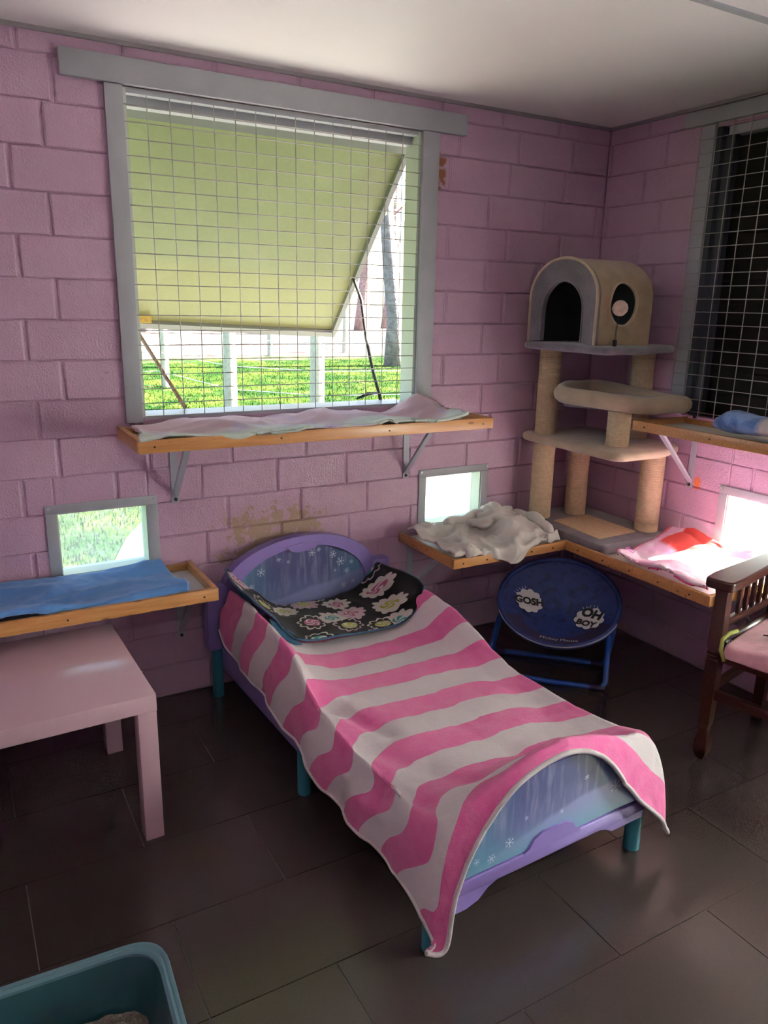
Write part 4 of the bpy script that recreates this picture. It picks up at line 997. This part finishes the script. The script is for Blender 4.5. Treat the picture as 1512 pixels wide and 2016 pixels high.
for y in (0, -CW):
    sqleg(0, y, LP).build('leg', M['dark_wood'], ac, auto=30)
    sqleg(CD, y, [(0, .015), (.1, .018), (.42, .02), (.64, .018), (.95, .016)]).build('leg', M['dark_wood'], ac, auto=30)
    ap = rounded([(-.055, -.047), (-.055, .045), (.02, .052), (CD+.01, .030), (CD+.01, -.030), (.02, -.05)], .022)
    am = MB().prism([(p[0], p[1]+y) for p in ap], .628, .662, 'z').build('armrest', M['dark_wood'], ac, auto=35)
    bv_ = am.modifiers.new('bevel', 'BEVEL'); bv_.width = .007; bv_.segments = 2; bv_.limit_method = 'ANGLE'
    MB().box((.02, y-.012, .480), (CD-.018, y+.012, .505), .003).build('side_rail', M['dark_wood'], ac, auto=40)
    for k in range(5): MB().box((.125+.052*k-.008, y-.006, .504), (.125+.052*k+.008, y+.006, .629), .001).build('spindle', M['dark_wood'], ac)
    MB().box((.018, y-.010, .255), (CD-.016, y+.010, .285), .003).build('stretcher', M['dark_wood'], ac, auto=40)
    MB().box((.018, y-.014, .375), (CD-.018, y+.014, .430), .003).build('seat_rail', M['dark_wood'], ac, auto=40)
MB().box((-.012, -CW+.018, .235), (.012, -.018, .268), .003).build('stretcher', M['dark_wood'], ac, auto=40)
MB().box((-.016, -CW+.018, .375), (.016, -.018, .425), .003).build('seat_rail', M['dark_wood'], ac, auto=40)
MB().box((.0, -CW+.01, .405), (CD, -.012, .420), .003).build('seat', M['dark_wood'], ac, auto=40)
for z0, z1 in ((.90, .96), (.52, .555)): MB().box((CD-.012, -CW+.016, z0), (CD+.012, -.016, z1), .003).build('back_rail', M['dark_wood'], ac, auto=40)
for k in range(7): MB().box((CD-.007, -.075-.07*k, .554), (CD+.007, -.055-.07*k, .901), .001).build('back_slat', M['dark_wood'], ac)
cu_ = thing('seat_cushion', 'pink cushion with a zebra print side panel on the dark armchair', 'cushion', (-.575, -1.268, .421), ang)
zc = [[(-.055+.010*j/5, -.035-.02*k/5, .0) for j in range(6)] for k in range(6)]
pil = []
for j in range(11):
    a = j/10*PI
    row = []
    for i in range(9):
        f = i/8; y = -.045-(CW-.06)*f; hh = .062*(.55+.45*math.sin(PI*min(1, max(0, .12+f*.76)))); x = CD/2-.03-(CD/2+.015)*math.cos(a)*1.0
        row.append((x, y, -.005+hh*math.sin(a)**.55 if 0 < j < 10 else -.012))
    pil.append(row)
o, v_, W_ = surface('cushion_top', pil, 60, 60, M['pink_cushion'], cu_, lambda u, v, p: .006*(ridge(p, 7, 3)-.3), .004)
o, v_, W_ = surface('zebra_panel', [[(-.03+.10*i/4, -.040+.012*math.sin(i), -.025+.065*k/3*(1-.1*i)) for i in range(5)] for k in range(4)], 24, 16, M['zebra'], cu_, None, .004)
MB().tube([(-.048, -.052, -.022), (-.045, -.035, .01), (-.02, -.025, .038), (.03, -.025, .046), (.07, -.03, .044)], .007, 8).build('olive_edging', M['olive'], cu_, smooth=True)
for pts in ([(-.058, -.20, .012), (-.05, -.215, .03), (-.02, -.22, .055)], [(.05, -.12, .066), (.08, -.17, .068), (.13, -.19, .068)]): MB().tube(pts, .0022, 5).build('black_seam', M['ink'], cu_)

# ---------------------------------------------------------------- litter tray
lt = thing('litter_tray', 'dark teal plastic litter tray with a pale rim in the lower left corner', 'litter tray', (-2.66, -1.545, 0), math.radians(-3.0))
def rr(hx, hy, r, n=7): return rounded([(-hx, -hy), (hx, -hy), (hx, hy), (-hx, hy)], r*1.6, n)
def loft(rings): 
    mb = MB(); n = len(rings[0][0]); vs = []
    for poly, z in rings: vs += [(x, y, z) for x, y in poly]
    fs = [(i*n+k, i*n+(k+1) % n, (i+1)*n+(k+1) % n, (i+1)*n+k) for i in range(len(rings)-1) for k in range(n)]
    return mb.add(vs, fs+[tuple(range(n))[::-1], tuple((len(rings)-1)*n+k for k in range(n))])
HX, HY = .228, .24
loft([(rr(HX-.035, HY-.035, .05), 0), (rr(HX-.030, HY-.030, .05), .004), (rr(HX-.006, HY-.006, .05), .140), (rr(HX-.010, HY-.010, .05), .141), (rr(HX-.034, HY-.034, .05), .010)]).build('basin', M['tray'], lt, auto=40)
loft_rim = MB()
def ringband(prof):
    mb = MB(); P = [rr(HX+o_, HY+o_, .05) for o_, z in prof]; n = len(P[0]); m = len(prof); vs = []
    for poly, (o_, z) in zip(P, prof): vs += [(x, y, z) for x, y in poly]
    return mb.add(vs, [(i*n+k, i*n+(k+1) % n, ((i+1) % m)*n+(k+1) % n, ((i+1) % m)*n+k) for i in range(m) for k in range(n)])
ringband([(-.012, .139), (-.013, .147), (-.006, .151), (.000, .148), (.003, .150), (.009, .149), (.011, .143), (.010, .128), (.007, .128), (.007, .140)]).build('rim', M['tray_rim'], lt, auto=50)
lm = MB(); vs = []; n = 60
lh = lambda x, y: .014+.080*math.exp(-((x-.085)/.085)**2-((y-.085)/.10)**2)+.03*math.exp(-((x+.08)/.10)**2-((y+.12)/.09)**2)+.006*noise.noise(Vector((x*40, y*40, 0)))
for j in range(n+1):
    for i in range(n+1):
        x = -.186+.372*i/n; y = -.198+.396*j/n; vs.append((x, y, lh(x, y)+.002*noise.noise(Vector((x*300, y*300, 1)))))
lm.add(vs, [(j*(n+1)+i, j*(n+1)+i+1, (j+1)*(n+1)+i+1, (j+1)*(n+1)+i) for j in range(n) for i in range(n)])
for k in range(5200):
    x = rnd.uniform(-.18, .18); y = rnd.uniform(-.19, .19); z = lh(x, y)+.001; s = rnd.uniform(.0012, .0026); q = Vector((rnd.gauss(0, 1), rnd.gauss(0, 1), rnd.gauss(0, 1))).normalized(); a = q.orthogonal().normalized(); b = q.cross(a); c = Vector((x, y, z))
    lm.add([c+q*s, c-q*s, c+a*s, c-a*s, c+b*s, c-b*s], [(0, 2, 4), (0, 4, 3), (0, 3, 5), (0, 5, 2), (1, 4, 2), (1, 3, 4), (1, 5, 3), (1, 2, 5)])
lo = lm.build('cat_litter', M['litter']); lo.location = lt.location+Vector((0, 0, .0005)); lo.rotation_euler = lt.rotation_euler
tag(lo, 'mound of grey brown cat litter granules in the teal tray', 'cat litter', kind='stuff')

# ---------------------------------------------------------------- awning shutter outside the big window
aw = thing('awning_shutter', 'cream awning shutter propped open outside the big mesh window', 'awning', (-1.55, .20, 2.10)); AI = Matrix.Translation(-aw.location)
def apart(mb, name, m, **k): o = mb.build(name, M[m], aw, **k); o.matrix_parent_inverse = AI; return o
A0 = Vector((0, .125, 2.118)); A1 = Vector((0, .84, 1.375)); ad = (A1-A0).normalized(); an = Vector((0, ad.z, -ad.y)); an = an if an.z > 0 else -an
XL, XR = -2.13, -.952
def strip(x0, x1, s0, s1, t0, t1):
    L_ = (A1-A0).length; vs = []
    for t in (t0, t1):
        for x, s in ((x0, s0), (x1, s0), (x1, s1), (x0, s1)):
            p = A0+ad*(s*L_)+an*t; vs.append((x, p.y, p.z-.05*s*(x-XL)/(XR-XL)+.012*s))
    return MB().add(vs, [(3, 2, 1, 0), (4, 5, 6, 7), (0, 1, 5, 4), (1, 2, 6, 5), (2, 3, 7, 6), (3, 0, 4, 7)])
apart(strip(XL, XR, 0, 1, 0, .012), 'panel', 'awning')
apart(strip(XL, XR, 0.0, .045, -.022, -.0005), 'top_batten', 'awning_edge')
apart(strip(XR-.022, XR+.001, .046, 1, -.022, -.0005), 'side_edge', 'awning_edge')
apart(strip(XL, XR-.022, .972, 1.002, -.022, -.0005), 'bottom_edge', 'awning_edge')
pb_ = A0+ad*((A1-A0).length*.97)
apart(MB().box((-2.0, pb_.y-.035, pb_.z-.012), (-1.865, pb_.y-.005, pb_.z+.018), .002), 'hinge_bracket', 'yellow')
apart(MB().tube([(-1.955, pb_.y-.03, pb_.z), (-1.915, .125, 1.098)], .0075, 8), 'prop_rod', 'rust', smooth=True)
apart(MB().tube([(XR-.01, .62, 1.62), (-1.0, .45, 1.5), (-1.02, .36, 1.33), (-1.05, .24, 1.20), (-1.075, .125, 1.092)], .0075, 8), 'prop_strap', 'black_rod', smooth=True)
apart(MB().tube([(-1.19, .125, 1.10), (-1.14, .125, 1.118), (-1.09, .125, 1.122)], [.004, .008, .005], 8), 'strap_end', 'black_rod', smooth=True)

# ---------------------------------------------------------------- outside
GZ = -.10
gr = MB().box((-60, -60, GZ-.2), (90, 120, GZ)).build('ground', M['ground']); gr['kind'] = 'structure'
path = MB().prism([(-2.2, .5), (-2.08, 1.6), (-1.95, 1.85), (-1.72, 2.49), (-1.47, 2.98), (-1.2, 3.5), (1.0, 4.3), (7.0, 4.6), (7.0, -8), (.6, -8), (.6, .5)], GZ-.02, GZ+.006, 'z').build('path', M['gravel']); path['kind'] = 'structure'
MB().box((-4.6, -5.2, GZ-.02), (.085, .085, -.051)).build('floor_slab', M['grout'])['kind'] = 'structure'
# grass blades (stuff)
rs = np.random.RandomState(3); NB = 42000
def blade_field(xs, ys, h):
    n = len(xs); a = rs.rand(n)*2*np.pi; hh = h*(.6+.8*rs.rand(n)); wv = .004+.006*rs.rand(n); lean = (rs.rand(n)-.5)*.6*hh
    b0 = np.stack([xs-np.cos(a)*wv, ys-np.sin(a)*wv, np.full(n, GZ-.01)], 1); b1 = np.stack([xs+np.cos(a)*wv, ys+np.sin(a)*wv, np.full(n, GZ-.01)], 1); tp_ = np.stack([xs+lean, ys+lean*.5, GZ+hh], 1)
    return np.concatenate([b0, b1, tp_], 1).reshape(-1, 3)
yy = 5.0+13*rs.rand(NB)**1.3; xx = -.9+(yy-5)*.12+rs.rand(NB)*(yy*.42+2.2)
V1 = blade_field(xx, yy, .034)
y3 = 1.4+3.2*rs.rand(6000); x3 = -2.5+rs.rand(6000)*1.4; keep = x3 < -2.10+.42*(y3-1.6); V2 = blade_field(x3[keep], y3[keep], .035)
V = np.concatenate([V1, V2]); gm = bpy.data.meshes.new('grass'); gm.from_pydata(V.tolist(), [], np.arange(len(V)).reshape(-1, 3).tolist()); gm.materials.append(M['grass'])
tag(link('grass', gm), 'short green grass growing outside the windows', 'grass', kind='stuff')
# fence posts
PO = [(.98, 12.1, .075, 'thin round timber fence post, leftmost beyond the window'), (1.12, 8.7, .10, 'grey round timber fence post in the middle of the window view'), (2.05, 7.55, .105, 'pale thick timber fence post at right of the window view'), (.95, 15.5, .06, 'distant slim fence post behind the leftmost post'), (6.2, 20.0, .085, 'distant fence post behind the middle of the grass'), (9.3, 21.0, .09, 'distant fence post left of the grey tree trunk')]
for x, y, r, lb in PO:
    t = MB().tube([(x, y, GZ-.05), (x+.01, y, .6), (x+.01, y, 1.32), (x+.01, y, 1.36)], [r*1.03, r, r*.97, r*.8], 14).build('fence_post', M['post'], auto=40); tag(t, lb, 'post', 'fence posts beyond the window')
for z, nm in ((.20, 'lowest'), (.55, 'second lowest'), (.95, 'topmost')):
    q = [(-2.5, 12.9, z), (.9, 12.15, z-.01), (1.1, 8.6, z), (2.1, 7.45, z-.01), (7.5, 6.2, z)]
    tag(MB().tube(q, .006, 5).build('fence_wire', M['fwire'], smooth=True), f'{nm} pale wire strung between the nearer fence posts', 'wire', 'fence wires')
# trees
def tree(x, y, r, h, lean, m, label, leaves=900, seed=0):
    R_ = random.Random(seed); t = thing('gum_tree', label, 'tree', (x, y, GZ), 0, 'trees beyond the window')
    pts = [(lean*(k/7)*h+.12*math.sin(k*1.3+seed), .10*math.cos(k+seed), -.1+h*k/7) for k in range(8)]; rad = [r*1.25]+[r*(1-.62*k/7) for k in range(1, 8)]
    MB().tube(pts, rad, 12).build('trunk', M[m], t, smooth=True)
    lf = MB()
    for b in range(7):
        k = 3+b % 5; k = min(k, 7); p = Vector(pts[k]); d = Vector((R_.uniform(-1, 1), R_.uniform(-1, 1), R_.uniform(.3, 1))).normalized(); L_ = h*R_.uniform(.18, .32)
        e = p+d*L_; MB().tube([p, p+d*L_*.5+Vector((0, 0, .1)), e], [r*.35, r*.22, r*.08], 6).build('branch', M[m], t, smooth=True)
        for q in range(leaves//7):
            c = p+d*L_*R_.uniform(.3, 1.15)+Vector((R_.gauss(0, .5), R_.gauss(0, .5), R_.gauss(0, .45))); s = R_.uniform(.05, .11); a = Vector((R_.gauss(0, 1), R_.gauss(0, 1), R_.gauss(0, 1))).normalized(); bb = a.orthogonal().normalized()*.35
            lf.add([c-a*s, c+bb*s, c+a*s, c-bb*s], [(0, 1, 2, 3)])
    lf.build('foliage', M['leaf'], t)['kind'] = 'stuff'
tree(7.9, 15.4, .23, 9, -.045, 'bark', 'thick grey tree trunk right of the fence posts, seen through the window', 900, 1)
far = [(21.5, 42.5, .42, 13, .012, 'bark_red', 'reddish brown tree trunk just left of the thick grey trunk'), (25.2, 46, .25, 13, .02, 'bark_red', 'slim reddish trunk standing between the brown trunk and the thick grey trunk'),
       (6.6, 39.5, .42, 12, .0, 'bark', 'distant grey tree trunk at the far left of the window view'), (14.3, 35.5, .30, 11, .0, 'bark', 'dark tree trunk beside the pale fence post at the right'),
       (29.0, 47, .22, 13, .03, 'bark', 'thin grey tree just right of the thick grey trunk'), (12.9, 36.5, .35, 11, .02, 'bark_red', 'reddish tree trunk behind the right part of the grass'), (27.0, 58, .3, 14, .0, 'bark', 'faint far tree low behind the slim reddish trunk'), (34, 60, .35, 14, .0, 'bark_red', 'faint reddish tree furthest right in the window view')]
for k, (x, y, r, h, ln_, m, lb) in enumerate(far):
    tree(x, y, r, h, ln_, m, lb, 900, k+5)
